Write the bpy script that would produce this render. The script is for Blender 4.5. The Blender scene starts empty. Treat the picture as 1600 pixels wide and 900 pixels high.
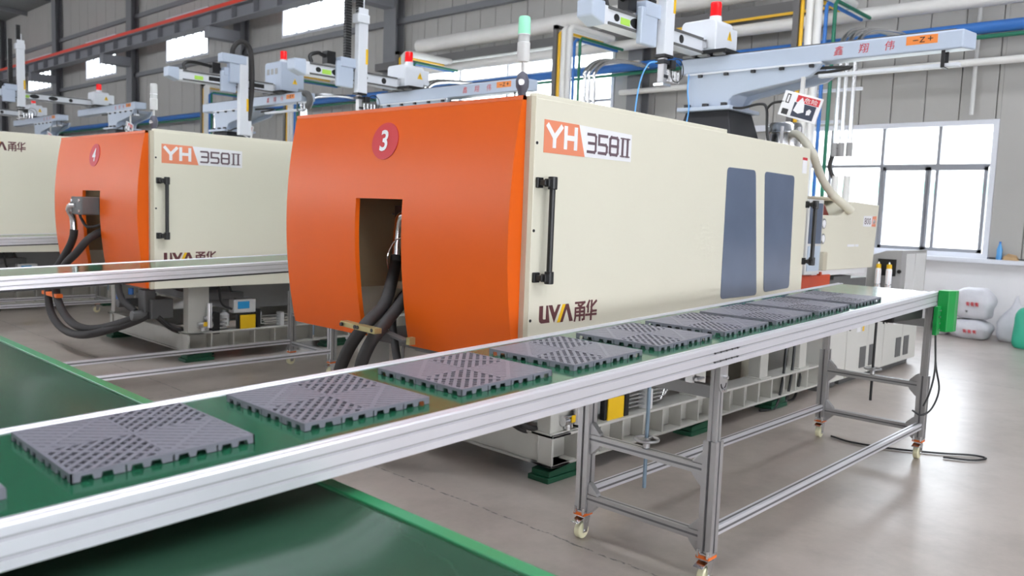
import bpy, bmesh, math, random
from mathutils import Vector, Matrix

random.seed(7)
SC = bpy.context.scene
COL = SC.collection

# ------------------------------------------------------------------ camera, sky, light, exposure
yaw, pitch, roll = 0.75316954, 0.09461895, 0.03694012
FPX = 1285.9
cy_, sy_, cp_, sp_ = math.cos(yaw), math.sin(yaw), math.cos(pitch), math.sin(pitch)
Fv = Vector((cy_ * cp_, sy_ * cp_, -sp_))
Rv = Vector((sy_, -cy_, 0))
Uv = Rv.cross(Fv)
cr_, sr_ = math.cos(roll), math.sin(roll)
R2 = cr_ * Rv + sr_ * Uv
U2 = -sr_ * Rv + cr_ * Uv
cam = bpy.data.cameras.new('camera')
camo = bpy.data.objects.new('camera', cam)
COL.objects.link(camo)
m = Matrix.Identity(4)
for i in range(3):
    m[i][0], m[i][1], m[i][2] = R2[i], U2[i], -Fv[i]
m[0][3], m[1][3], m[2][3] = 0, 0, 1.5
camo.matrix_world = m
cam.sensor_width = 36
cam.lens = FPX / 1600 * 36
cam.clip_end = 300
cam.dof.use_dof = True
cam.dof.focus_distance = 4.0
cam.dof.aperture_fstop = 3.2
SC.camera = camo

world = bpy.data.worlds.new('overcast_sky')
SC.world = world
world.use_nodes = True
wn = world.node_tree
wn.nodes.clear()
wo = wn.nodes.new('ShaderNodeOutputWorld')
wb = wn.nodes.new('ShaderNodeBackground')
wb.inputs['Color'].default_value = (0.91, 0.94, 1.0, 1)
wb.inputs['Strength'].default_value = 12.0
wn.links.new(wb.outputs[0], wo.inputs[0])

def area_light(name, loc, size_x, size_y, power, rot, color=(1, 1, 1)):
    l = bpy.data.lights.new(name, 'AREA')
    l.shape = 'RECTANGLE'
    l.size, l.size_y, l.energy, l.color = size_x, size_y, power, color
    o = bpy.data.objects.new(name, l)
    o.location = loc
    o.rotation_euler = rot
    COL.objects.link(o)
    return o

vs = SC.view_settings
vs.view_transform = 'Standard'
vs.look = 'None'
vs.exposure = 0.0
vs.gamma = 1.0
vs.use_curve_mapping = False
SC.cycles.max_bounces = 8
SC.cycles.diffuse_bounces = 4
SC.cycles.glossy_bounces = 4
SC.cycles.transparent_max_bounces = 12
SC.cycles.caustics_reflective = False
SC.cycles.caustics_refractive = False
SC.cycles.sample_clamp_indirect = 6.0

# ------------------------------------------------------------------ materials
MATS = {}

def mat(name, color, rough=0.5, metal=0.0, var=0.06, scale=6.0, bump=0.0, bscale=200.0, coat=0.0, emit=None, spec=0.5):
    if name in MATS:
        return MATS[name]
    mt = bpy.data.materials.new(name)
    mt.use_nodes = True
    nt = mt.node_tree
    b = nt.nodes['Principled BSDF']
    tc = nt.nodes.new('ShaderNodeTexCoord')
    nz = nt.nodes.new('ShaderNodeTexNoise')
    nz.inputs['Scale'].default_value = scale
    nz.inputs['Detail'].default_value = 4
    nt.links.new(tc.outputs['Object'], nz.inputs['Vector'])
    mx = nt.nodes.new('ShaderNodeMix')
    mx.data_type = 'RGBA'
    mx.inputs[6].default_value = [c * (1 - var) for c in color] + [1]
    mx.inputs[7].default_value = [min(1, c * (1 + var)) for c in color] + [1]
    nt.links.new(nz.outputs['Fac'], mx.inputs[0])
    nt.links.new(mx.outputs[2], b.inputs['Base Color'])
    b.inputs['Roughness'].default_value = rough
    b.inputs['Metallic'].default_value = metal
    b.inputs['Specular IOR Level'].default_value = spec
    b.inputs['Coat Weight'].default_value = coat
    if bump:
        n2 = nt.nodes.new('ShaderNodeTexNoise')
        n2.inputs['Scale'].default_value = bscale
        nt.links.new(tc.outputs['Object'], n2.inputs['Vector'])
        bp = nt.nodes.new('ShaderNodeBump')
        bp.inputs['Strength'].default_value = bump
        bp.inputs['Distance'].default_value = 0.01
        nt.links.new(n2.outputs['Fac'], bp.inputs['Height'])
        nt.links.new(bp.outputs[0], b.inputs['Normal'])
    if emit:
        b.inputs['Emission Color'].default_value = (*emit[0], 1)
        b.inputs['Emission Strength'].default_value = emit[1]
    MATS[name] = mt
    return mt

ORANGE = mat('orange_paint', (0.76, 0.118, 0.006), 0.36, var=0.03, scale=3, spec=0.3)
CREAM = mat('cream_paint', (0.74, 0.71, 0.585), 0.33, var=0.02, scale=2)
CREAM_D = mat('cream_edge_paint', (0.55, 0.50, 0.38), 0.5, var=0.05)
BASEP = mat('machine_base_paint', (0.50, 0.49, 0.45), 0.5, var=0.08, scale=8)
DKGREY = mat('dark_grey_steel', (0.11, 0.11, 0.11), 0.5, var=0.2)
MIDGREY = mat('mid_grey_paint', (0.26, 0.26, 0.26), 0.5, var=0.1)
BLACK = mat('black_plastic', (0.012, 0.012, 0.013), 0.35, var=0.2)
RUBBER = mat('black_rubber_hose', (0.028, 0.026, 0.026), 0.62, var=0.25, scale=30)
CHROME = mat('bright_steel', (0.75, 0.75, 0.76), 0.22, metal=1.0, var=0.04)
ALU = mat('anodised_aluminium', (0.78, 0.775, 0.82), 0.36, metal=0.6, var=0.03, scale=10)
ALU_L = mat('stand_aluminium', (0.50, 0.495, 0.50), 0.38, metal=0.8, var=0.04, scale=10)
ALU_S = mat('rail_slot_shadow', (0.42, 0.42, 0.44), 0.5, metal=0.5, var=0.05)
ALU_D = mat('stand_slot_shadow', (0.20, 0.20, 0.21), 0.5, metal=0.6, var=0.1)  # dark tone standing in for shade inside the stand's slots
BELT = mat('green_pvc_belt', (0.014, 0.10, 0.05), 0.13, var=0.06, scale=3, spec=0.6)
TRAYG = mat('green_tray_paint', (0.030, 0.078, 0.048), 0.16, var=0.25, scale=3, spec=0.8)
RIMG = mat('green_rim_paint', (0.03, 0.24, 0.10), 0.3, var=0.1, scale=6)
MOTG = mat('green_motor_cover_paint', (0.0, 0.26, 0.045), 0.4, var=0.05)
PADG = mat('green_levelling_mount', (0.004, 0.065, 0.030), 0.5, var=0.3, scale=20)
TILE = mat('grey_moulded_plastic', (0.175, 0.172, 0.205), 0.42, var=0.06, scale=40)
RED = mat('red_sticker', (0.62, 0.035, 0.045), 0.45, var=0.04)
WHITE = mat('white_sticker', (0.85, 0.85, 0.87), 0.45, var=0.02)
SALMON = mat('salmon_orange_sticker', (0.80, 0.27, 0.15), 0.45, var=0.03)
LET_D = mat('dark_plum_lettering', (0.15, 0.10, 0.12), 0.5, var=0.03)
LET_M = mat('maroon_lettering', (0.12, 0.035, 0.04), 0.5, var=0.05)
YELLOW = mat('yellow_sticker', (0.85, 0.52, 0.01), 0.45, var=0.05)
TINT = mat('tinted_polycarbonate_pane', (0.115, 0.145, 0.215), 0.1, var=0.15, scale=3)
ROBOT = mat('pale_blue_grey_paint', (0.47, 0.54, 0.655), 0.35, var=0.03)
ROBOTW = mat('white_grey_paint', (0.72, 0.75, 0.80), 0.32, var=0.03)
BEACON = mat('red_beacon_lens', (0.75, 0.008, 0.012), 0.2, var=0.05, emit=((1, 0.02, 0.02), 0.35))
GREENL = mat('lit_green_lens', (0.30, 0.66, 0.48), 0.25, var=0.05, emit=((0.35, 0.95, 0.6), 0.3))
CLEARL = mat('clear_grey_lens', (0.55, 0.56, 0.55), 0.25, var=0.05)
LGREY = mat('light_grey_plastic', (0.66, 0.66, 0.65), 0.4, var=0.03)
STEELG = mat('column_grey_paint', (0.20, 0.205, 0.22), 0.55, var=0.06)
BEAMG = mat('crane_beam_paint', (0.25, 0.255, 0.28), 0.55, var=0.06)
REDRAIL = mat('red_conductor_rail', (0.85, 0.05, 0.02), 0.4, var=0.04)
PIPEW = mat('white_insulated_pipe', (0.80, 0.79, 0.76), 0.5, var=0.06, scale=4)
PIPEB = mat('blue_pipe_paint', (0.03, 0.16, 0.50), 0.4, var=0.05)
PIPEG = mat('green_pipe_paint', (0.01, 0.16, 0.09), 0.4, var=0.05)
PIPEY = mat('yellow_pipe_paint', (0.85, 0.50, 0.02), 0.4, var=0.05)
TRAYD = mat('dark_cable_tray', (0.13, 0.125, 0.125), 0.5, var=0.05)
PANEL = mat('grey_wall_panel', (0.42, 0.41, 0.39), 0.5, var=0.03, scale=2)
WALLB = mat('wall_backing', (0.22, 0.22, 0.215), 0.6, var=0.05)
WALLW = mat('white_masonry_paint', (0.80, 0.79, 0.80), 0.7, var=0.04, scale=3, bump=0.1, bscale=40)
FRAMEW = mat('white_window_frame', (0.72, 0.74, 0.80), 0.4, var=0.03)
MULL = mat('grey_window_mullion', (0.30, 0.31, 0.34), 0.45, var=0.04)
ROOFM = mat('roof_sheet', (0.20, 0.21, 0.21), 0.6, var=0.1)
BAG = mat('woven_white_sack', (0.60, 0.60, 0.64), 0.55, var=0.08, scale=14, bump=0.35, bscale=25)
BAGG = mat('teal_woven_sack', (0.03, 0.38, 0.24), 0.5, var=0.1, bump=0.3, bscale=25)
CREAMW = mat('cream_nylon_wheel', (0.78, 0.74, 0.50), 0.4, var=0.05)
ORPAD = mat('orange_caster_pad', (0.80, 0.16, 0.02), 0.45, var=0.05)
BRASS = mat('zinc_yellow_steel', (0.42, 0.36, 0.17), 0.4, metal=0.6, var=0.08)
BLUEROD = mat('blue_grey_rod', (0.20, 0.27, 0.34), 0.35, metal=0.5, var=0.05)
REDBOX = mat('red_orange_paint', (0.55, 0.06, 0.012), 0.45, var=0.08)
INNER = mat('inner_beige_and_bounce', (0.34, 0.26, 0.16), 0.5, var=0.05)  # beige of the plate; also paints bounced orange on the added sheet
SCREEN = mat('blue_display', (0.01, 0.10, 0.22), 0.2, emit=((0.03, 0.25, 0.5), 0.4))
CABP = mat('cabinet_paint', (0.62, 0.61, 0.57), 0.4, var=0.03)
GREYP = mat('warm_grey_paint', (0.36, 0.355, 0.35), 0.5, var=0.04)
ORLET = mat('orange_label', (0.85, 0.26, 0.05), 0.45, var=0.05)
LIME = mat('lime_sticker', (0.42, 0.72, 0.10), 0.45, var=0.1)
BLUEC = mat('light_blue_cable', (0.14, 0.42, 0.85), 0.4)
CARD = mat('brown_cardboard', (0.50, 0.33, 0.17), 0.8, var=0.1)
BOTB = mat('blue_bottle_plastic', (0.10, 0.35, 0.70), 0.2)
HOSEB = mat('beige_suction_hose', (0.72, 0.69, 0.58), 0.4, var=0.06)
TAPE = mat('frosted_tape', (0.86, 0.66, 0.55), 0.4)
FARB = mat('far_white_building', (0.8, 0.82, 0.8), 0.7)
FARG = mat('far_pale_green_band', (0.25, 0.55, 0.42), 0.7)
GROUND = mat('outdoor_concrete', (0.55, 0.55, 0.52), 0.8)

def glass_material():
    mt = bpy.data.materials.new('clear_window_glass')
    mt.use_nodes = True
    nt = mt.node_tree
    nt.nodes.clear()
    o = nt.nodes.new('ShaderNodeOutputMaterial')
    t = nt.nodes.new('ShaderNodeBsdfTransparent')
    t.inputs[0].default_value = (0.97, 0.985, 0.985, 1)
    g = nt.nodes.new('ShaderNodeBsdfGlossy')
    g.inputs['Roughness'].default_value = 0.02
    mx = nt.nodes.new('ShaderNodeMixShader')
    mx.inputs[0].default_value = 0.05
    nt.links.new(t.outputs[0], mx.inputs[1])
    nt.links.new(g.outputs[0], mx.inputs[2])
    nt.links.new(mx.outputs[0], o.inputs[0])
    return mt
GLASS = glass_material()

def floor_material():
    mt = bpy.data.materials.new('polished_concrete')
    mt.use_nodes = True
    nt = mt.node_tree
    b = nt.nodes['Principled BSDF']
    L = nt.links.new
    tc = nt.nodes.new('ShaderNodeTexCoord')
    def noise(scale, detail=5, rough=0.6):
        n = nt.nodes.new('ShaderNodeTexNoise')
        n.inputs['Scale'].default_value = scale
        n.inputs['Detail'].default_value = detail
        n.inputs['Roughness'].default_value = rough
        L(tc.outputs['Object'], n.inputs['Vector'])
        return n
    def ramp(src, p0, c0, p1, c1):
        r = nt.nodes.new('ShaderNodeValToRGB')
        r.color_ramp.elements[0].position = p0
        r.color_ramp.elements[0].color = (*c0, 1)
        r.color_ramp.elements[1].position = p1
        r.color_ramp.elements[1].color = (*c1, 1)
        L(src, r.inputs[0])
        return r
    def mul(a, c):
        mx = nt.nodes.new('ShaderNodeMix')
        mx.data_type = 'RGBA'
        mx.blend_type = 'MULTIPLY'
        mx.inputs[0].default_value = 1
        L(a, mx.inputs[6])
        L(c, mx.inputs[7])
        return mx.outputs[2]
    base = ramp(noise(0.7, 3).outputs['Fac'], 0.3, (0.35, 0.30, 0.265), 0.7, (0.42, 0.37, 0.335))
    fine = ramp(noise(14, 6, 0.7).outputs['Fac'], 0.3, (0.94, 0.94, 0.94), 0.7, (1.03, 1.03, 1.03))
    spots = ramp(noise(24, 2).outputs['Fac'], 0.765, (1, 1, 1), 0.785, (0.45, 0.42, 0.4))
    stain = ramp(noise(1.7, 6, 0.65).outputs['Fac'], 0.36, (0.80, 0.79, 0.78), 0.56, (1, 1, 1))
    c = mul(mul(mul(base.outputs[0], fine.outputs[0]), spots.outputs[0]), stain.outputs[0])
    # slab joints: worn saw cuts along both axes, broken up by noise
    sep = nt.nodes.new('ShaderNodeSeparateXYZ')
    nv = noise(9, 4)
    ad = nt.nodes.new('ShaderNodeVectorMath')
    ad.operation = 'MULTIPLY_ADD'
    ad.inputs[1].default_value = (0.05, 0.05, 0)
    L(nv.outputs['Color'], ad.inputs[0])
    L(tc.outputs['Object'], ad.inputs[2])
    L(ad.outputs[0], sep.inputs[0])
    brk = ramp(noise(22, 3).outputs['Fac'], 0.42, (0, 0, 0), 0.55, (1, 1, 1))
    for axis, off, per in (('X', -2.885, 6.0), ('Y', -6.1, 6.0)):
        a1 = nt.nodes.new('ShaderNodeMath'); a1.operation = 'ADD'; a1.inputs[1].default_value = off + per / 2 + 60
        L(sep.outputs[axis], a1.inputs[0])
        md = nt.nodes.new('ShaderNodeMath'); md.operation = 'MODULO'; md.inputs[1].default_value = per
        L(a1.outputs[0], md.inputs[0])
        sb = nt.nodes.new('ShaderNodeMath'); sb.operation = 'SUBTRACT'; sb.inputs[1].default_value = per / 2
        L(md.outputs[0], sb.inputs[0])
        ab = nt.nodes.new('ShaderNodeMath'); ab.operation = 'ABSOLUTE'
        L(sb.outputs[0], ab.inputs[0])
        lt = nt.nodes.new('ShaderNodeMath'); lt.operation = 'LESS_THAN'; lt.inputs[1].default_value = 0.006
        L(ab.outputs[0], lt.inputs[0])
        mm = nt.nodes.new('ShaderNodeMath'); mm.operation = 'MULTIPLY'
        L(lt.outputs[0], mm.inputs[0]); L(brk.outputs[0], mm.inputs[1])
        mx = nt.nodes.new('ShaderNodeMix'); mx.data_type = 'RGBA'
        L(mm.outputs[0], mx.inputs[0]); L(c, mx.inputs[6])
        mx.inputs[7].default_value = (0.10, 0.095, 0.09, 1)
        c = mx.outputs[2]
    L(c, b.inputs['Base Color'])
    rr = nt.nodes.new('ShaderNodeMapRange')
    rr.inputs['From Min'].default_value = 0.0
    rr.inputs['From Max'].default_value = 1.0
    rr.inputs['To Min'].default_value = 0.285
    rr.inputs['To Max'].default_value = 0.36
    L(noise(5, 3, 0.5).outputs['Fac'], rr.inputs['Value'])
    L(rr.outputs[0], b.inputs['Roughness'])
    bp = nt.nodes.new('ShaderNodeBump')
    bp.inputs['Strength'].default_value = 0.035
    bp.inputs['Distance'].default_value = 0.01
    L(noise(7, 3).outputs['Fac'], bp.inputs['Height'])
    L(bp.outputs[0], b.inputs['Normal'])
    b.inputs['Specular IOR Level'].default_value = 0.85
    return mt
FLOOR = floor_material()

# ------------------------------------------------------------------ mesh helpers
ORG = {}

def norm(v):
    v = Vector(v)
    return v / v.length if v.length else v

def frame_of(d, up=(0, 0, 1)):
    d = norm(d)
    up = Vector(up)
    if abs(d.dot(up)) > 0.97:
        up = Vector((1, 0, 0))
    s = d.cross(up).normalized()
    u = s.cross(d).normalized()
    return d, s, u

class MB:
    def __init__(self):
        self.v, self.f = [], []

    def add(self, vs, fs):
        o = len(self.v)
        self.v += [tuple(p) for p in vs]
        self.f += [tuple(i + o for i in q) for q in fs]
        return self

    def hexa(self, p):
        return self.add(p, [(0, 3, 2, 1), (4, 5, 6, 7), (0, 1, 5, 4), (1, 2, 6, 5), (2, 3, 7, 6), (3, 0, 4, 7)])

    def box(self, x0, x1, y0, y1, z0, z1):
        x0, x1 = min(x0, x1), max(x0, x1)
        y0, y1 = min(y0, y1), max(y0, y1)
        z0, z1 = min(z0, z1), max(z0, z1)
        return self.hexa([(x0, y0, z0), (x1, y0, z0), (x1, y1, z0), (x0, y1, z0), (x0, y0, z1), (x1, y0, z1), (x1, y1, z1), (x0, y1, z1)])

    def cbox(self, c, sx, sy, sz):
        return self.box(c[0] - sx / 2, c[0] + sx / 2, c[1] - sy / 2, c[1] + sy / 2, c[2] - sz / 2, c[2] + sz / 2)

    def bar(self, p0, p1, w, h, up=(0, 0, 1)):
        p0, p1 = Vector(p0), Vector(p1)
        d, s, u = frame_of(p1 - p0, up)
        s, u = s * w / 2, u * h / 2
        return self.hexa([p0 - s - u, p0 + s - u, p1 + s - u, p1 - s - u, p0 - s + u, p0 + s + u, p1 + s + u, p1 - s + u])

    def cyl(self, p0, p1, r, n=14, r2=None):
        p0, p1 = Vector(p0), Vector(p1)
        r2 = r if r2 is None else r2
        d, s, u = frame_of(p1 - p0)
        vs = []
        for p, q in ((p0, r), (p1, r2)):
            for i in range(n):
                a = 2 * math.pi * i / n
                vs.append(p + s * math.cos(a) * q + u * math.sin(a) * q)
        fs = [(i, (i + 1) % n, n + (i + 1) % n, n + i) for i in range(n)]
        fs += [tuple(reversed(range(n))), tuple(range(n, 2 * n))]
        return self.add(vs, fs)

    def tube(self, pts, r, n=10, sm=0):
        pts = [Vector(p) for p in pts]
        if sm:
            pts = spline(pts, sm)
        d, s, u = frame_of(pts[1] - pts[0])
        vs, fs = [], []
        for k, p in enumerate(pts):
            t = pts[min(k + 1, len(pts) - 1)] - pts[max(k - 1, 0)]
            t = norm(t)
            s = (s - t * s.dot(t)).normalized()
            u = t.cross(s)
            for i in range(n):
                a = 2 * math.pi * i / n
                vs.append(p + s * math.cos(a) * r + u * math.sin(a) * r)
        for k in range(len(pts) - 1):
            for i in range(n):
                j = (i + 1) % n
                fs.append((k * n + i, k * n + j, (k + 1) * n + j, (k + 1) * n + i))
        fs.append(tuple(reversed(range(n))))
        e = (len(pts) - 1) * n
        fs.append(tuple(range(e, e + n)))
        return self.add(vs, fs)

    def prism(self, poly, fmap, a, b):
        n = len(poly)
        vs = [fmap(u, v, a) for u, v in poly] + [fmap(u, v, b) for u, v in poly]
        fs = [(i, (i + 1) % n, n + (i + 1) % n, n + i) for i in range(n)]
        fs += [tuple(reversed(range(n))), tuple(range(n, 2 * n))]
        return self.add(vs, fs)

    def lathe(self, prof, c, n=20, axis='z'):
        vs, fs = [], []
        for r, h in prof:
            for i in range(n):
                a = 2 * math.pi * i / n
                x, y = r * math.cos(a), r * math.sin(a)
                if axis == 'z':
                    vs.append((c[0] + x, c[1] + y, c[2] + h))
                elif axis == 'x':
                    vs.append((c[0] + h, c[1] + x, c[2] + y))
                else:
                    vs.append((c[0] + x, c[1] + h, c[2] + y))
        for k in range(len(prof) - 1):
            for i in range(n):
                j = (i + 1) % n
                fs.append((k * n + i, k * n + j, (k + 1) * n + j, (k + 1) * n + i))
        fs.append(tuple(reversed(range(n))))
        e = (len(prof) - 1) * n
        fs.append(tuple(range(e, e + n)))
        return self.add(vs, fs)

    def torus(self, c, R, r, axis='z', n=24, k=8):
        vs, fs = [], []
        for i in range(n):
            a = 2 * math.pi * i / n
            for j in range(k):
                b = 2 * math.pi * j / k
                q = R + r * math.cos(b)
                p = (q * math.cos(a), q * math.sin(a), r * math.sin(b))
                if axis == 'x':
                    p = (p[2], p[0], p[1])
                elif axis == 'y':
                    p = (p[0], p[2], p[1])
                vs.append((c[0] + p[0], c[1] + p[1], c[2] + p[2]))
        for i in range(n):
            for j in range(k):
                i2, j2 = (i + 1) % n, (j + 1) % k
                fs.append((i * k + j, i2 * k + j, i2 * k + j2, i * k + j2))
        return self.add(vs, fs)

    def stroke(self, pts, w, fmap, a, b):
        for p, q in zip(pts[:-1], pts[1:]):
            d = Vector((q[0] - p[0], q[1] - p[1]))
            if d.length == 0:
                continue
            d = d.normalized() * w / 2
            s = Vector((-d.y, d.x))
            P, Q = Vector(p) - d, Vector(q) + d
            self.nst = getattr(self, 'nst', 0) + 1
            self.prism([tuple(P - s), tuple(Q - s), tuple(Q + s), tuple(P + s)], fmap, a, b + .00012 * self.nst)
        return self

    def build(self, name, mt, parent=None, smooth=None, bevel=0, seg=2, kind=None):
        me = bpy.data.meshes.new(name)
        o = bpy.data.objects.new(name, me)
        off = Vector((0, 0, 0))
        if parent is not None:
            off = ORG[parent.name]
        me.from_pydata([tuple(Vector(p) - off) for p in self.v], [], self.f)
        bm = bmesh.new()
        bm.from_mesh(me)
        bmesh.ops.recalc_face_normals(bm, faces=bm.faces)
        bm.to_mesh(me)
        bm.free()
        me.materials.append(mt)
        COL.objects.link(o)
        if parent is not None:
            o.parent = parent
        ORG[o.name] = off
        if smooth:
            for p in me.polygons:
                p.use_smooth = True
            me.set_sharp_from_angle(angle=math.radians(smooth))
        if bevel:
            md = o.modifiers.new('edge_bevel', 'BEVEL')
            md.width = bevel
            md.segments = seg
            md.limit_method = 'ANGLE'
            md.angle_limit = math.radians(40)
        if kind:
            o['kind'] = kind
        return o

def spline(pts, n):
    pts = [Vector(p) for p in pts]
    P = [pts[0] * 2 - pts[1]] + pts + [pts[-1] * 2 - pts[-2]]
    out = []
    for i in range(1, len(P) - 2):
        a, b, c, d = P[i - 1], P[i], P[i + 1], P[i + 2]
        for k in range(n):
            t = k / n
            out.append(0.5 * ((2 * b) + (c - a) * t + (2 * a - 5 * b + 4 * c - d) * t * t + (3 * b - a - 3 * c + d) * t ** 3))
    out.append(pts[-1])
    return out

def tag(o, label, cat, group=None):
    o['label'] = label
    o['category'] = cat
    if group:
        o['group'] = group
    return o

def thing(name, label, cat, loc=(0, 0, 0), group=None):
    o = bpy.data.objects.new(name, None)
    o.empty_display_size = 0.1
    o.location = loc
    COL.objects.link(o)
    ORG[o.name] = Vector(loc)
    return tag(o, label, cat, group)

def dup(root, delta, label=None):
    r = root.copy()
    COL.objects.link(r)
    r.location = root.location + Vector(delta)
    ORG[r.name] = ORG.get(root.name, Vector((0, 0, 0))) + Vector(delta)
    if label:
        r['label'] = label
    def rec(src, dst):
        for ch in list(src.children):
            c = ch.copy()
            COL.objects.link(c)
            c.parent = dst
            rec(ch, c)
    rec(root, r)
    return r

def struct(o, label=None):
    o['kind'] = 'structure'
    if label:
        o['label'] = label
    return o

def map_y(y):      # surface facing -Y : u -> X, v -> Z, depth pushes towards -Y
    return lambda u, v, d: (u, y - d, v)

def map_x(x):      # surface facing -X : u -> -Y, v -> Z, depth pushes towards -X
    return lambda u, v, d: (x - d, -u, v)

_tc = {}
def text(string, u0, v0, w, h, fmap, mt, name, parent, d0=0.001, d1=0.002, bold=0.0, shear=0.0):
    key = (string, bold)
    if key not in _tc:
        cu = bpy.data.curves.new('lettering_source', 'FONT')
        cu.body = string
        cu.offset = bold
        cu.resolution_u = 3
        ob = bpy.data.objects.new('lettering_source', cu)
        COL.objects.link(ob)
        dg = bpy.context.evaluated_depsgraph_get()
        me = bpy.data.meshes.new_from_object(ob.evaluated_get(dg))
        _tc[key] = ([tuple(v.co[:2]) for v in me.vertices], [tuple(p.vertices) for p in me.polygons])
        bpy.data.objects.remove(ob)
        bpy.data.meshes.remove(me)
        bpy.data.curves.remove(cu)
    vs, fs = _tc[key]
    if not vs:
        return None
    x0, x1 = min(p[0] for p in vs), max(p[0] for p in vs)
    y0, y1 = min(p[1] for p in vs), max(p[1] for p in vs)
    mb = MB()
    q = []
    for x, y in vs:
        vv = (y - y0) / (y1 - y0)
        q.append(fmap(u0 + (x - x0) / (x1 - x0) * w + shear * vv * h, v0 + vv * h, d1))
    mb.add(q, fs)
    return mb.build(name, mt, parent)

# ------------------------------------------------------------------ setting: floor, wall, windows, roof
WX = 13.0
f = MB().box(-16, WX + 0.2, -14, 60, -0.25, 0.0).build('floor', FLOOR)
struct(f, 'polished grey concrete factory floor')
g = MB().box(WX + 0.2, 80, -40, 90, -0.35, -0.08).build('ground_outside', GROUND)
struct(g, 'pale concrete ground outside the windows')

openings = [(3.06, 6.35, 1.06, 3.0), (9.70, 15.57, 1.06, 4.80), (18.3, 22.2, 1.06, 3.0), (25.6, 29.8, 1.06, 3.0)] + [(a, a + 3.12, 6.17, 7.7) for a in (18.52, 26.1, 33.6, 40.9)]
lower = MB()
def wall_cells(y0, y1, z0, z1):
    ys = sorted({y0, y1} | {v for o in openings for v in o[:2] if y0 < v < y1})
    zs = sorted({z0, z1} | {v for o in openings for v in o[2:] if z0 < v < z1})
    out = []
    for a, b in zip(ys[:-1], ys[1:]):
        run = None
        for c, d in zip(zs[:-1], zs[1:]):
            hole = any(o[0] <= (a + b) / 2 <= o[1] and o[2] <= (c + d) / 2 <= o[3] for o in openings)
            if hole:
                if run:
                    out.append((a, b, *run)); run = None
            else:
                run = (run[0], d) if run else (c, d)
        if run:
            out.append((a, b, *run))
    return out
wb_ = MB()
for a, b, c, d in wall_cells(-14, 60, 1.06, 10.2):
    wb_.box(WX + 0.075, WX + 0.2, a, b, c, d)
wall = struct(wb_.build('wall_back', WALLB), 'long grey panelled factory wall with windows')
low = struct(MB().box(WX - 0.02, WX + 0.2, -14, 60, 0, 1.04).build('wall_lower', WALLW), 'white painted low wall under the windows')
pw = 0.47
y = 0.3
while y < 27:
    for a, b, c, d in wall_cells(y + 0.006, y + pw - 0.006, 1.08, 5.92) + wall_cells(y + 0.006, y + pw - 0.006, 5.96, 10.1):
        if b - a > 0.03:
            MB().box(WX + 0.01, WX + 0.076, a, b, c, d).build('panel', PANEL, wall, bevel=0.006, seg=1)
    y += pw
far = MB()
while y < 58:
    for a, b, c, d in wall_cells(y + 0.01, y + 2 * pw - 0.01, 1.08, 5.92) + wall_cells(y + 0.01, y + 2 * pw - 0.01, 5.96, 10.1):
        far.box(WX + 0.01, WX + 0.076, a, b, c, d)
    y += 2 * pw
far.build('far_panels', PANEL, wall)['kind'] = 'stuff'
MB().box(WX - 0.12, WX + 0.01, -14, 60, 5.88, 6.02).build('girt', STEELG, wall)
MB().box(WX - 0.1, WX + 0.01, 6.45, 9.6, 2.95, 3.05).build('flashing', FRAMEW, wall)
MB().box(WX - 0.1, WX + 0.01, -14, 60, 8.0, 8.14).build('girt', STEELG, wall)
struct(MB().box(WX - 0.16, WX + 0.2, -14, 60, 1.0, 1.06).build('trim_1', FRAMEW), 'pale window sill ledge along the wall')

def window(n, y0, y1, z0, z1, vs, hs, label, fm=FRAMEW, mm=MULL, fw=0.07, mw=0.045):
    root = bpy.data.objects.new('window_%d' % n, None)
    root.location = (WX + 0.1, (y0 + y1) / 2, z0)
    COL.objects.link(root)
    ORG[root.name] = Vector(root.location)
    struct(root, label)
    fr = MB()
    fr.box(WX - 0.01, WX + 0.17, y0, y0 + fw, z0, z1).box(WX - 0.01, WX + 0.17, y1 - fw, y1, z0, z1)
    fr.box(WX - 0.01, WX + 0.17, y0 + fw, y1 - fw, z0, z0 + fw).box(WX - 0.01, WX + 0.17, y0 + fw, y1 - fw, z1 - fw, z1)
    fr.build('window_frame', fm, root)
    yy = [y0 + fw] + list(vs) + [y1 - fw]
    zz = [z0 + fw] + list(hs) + [z1 - fw]
    for v in vs:
        MB().box(WX + 0.04, WX + 0.12, v - mw / 2, v + mw / 2, z0 + fw, z1 - fw).build('mullion', mm, root)
    for h in hs:
        MB().box(WX + 0.045, WX + 0.115, y0 + fw, y1 - fw, h - mw / 2, h + mw / 2).build('transom', mm, root)
    for a, b in zip(yy[:-1], yy[1:]):
        for c, d in zip(zz[:-1], zz[1:]):
            MB().box(WX + 0.078, WX + 0.084, a, b, c, d).build('pane', GLASS, root)
    return root

w1 = window(1, *openings[0], (3.82, 4.61, 5.4), (2.37,), 'wide low factory window with grey sliding sashes')
sash = MB()
for a, b in ((3.16, 3.98), (3.90, 4.58)):
    for v in (a, b - 0.045):
        sash.box(WX + 0.03, WX + 0.076, v, v + 0.045, 1.13, 2.35)
    sash.box(WX + 0.03, WX + 0.076, a, b, 1.13, 1.18).box(WX + 0.03, WX + 0.076, a, b, 2.30, 2.35)
sash.build('sash', MULL, w1)
window(2, *openings[1], (11.15, 12.6, 14.1), (2.4, 3.7), 'tall bright factory window behind the pipes', mw=0.05)
for i, o in enumerate(openings[2:4]):  # two unseen windows added to light the floor between machines
    window(7 + i, *o, (o[0] + 1.0, o[0] + 2.0, o[0] + 3.0), (2.37,), 'unseen low window added to light the floor, number %d' % (i + 1))
for i, o in enumerate(openings[4:]):
    window(3 + i, *o, (o[0] + 0.62, o[0] + 1.24, o[0] + 1.86, o[0] + 2.48), (), 'high clerestory window, number %d from the near column' % (i + 1), mw=0.03)

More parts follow.
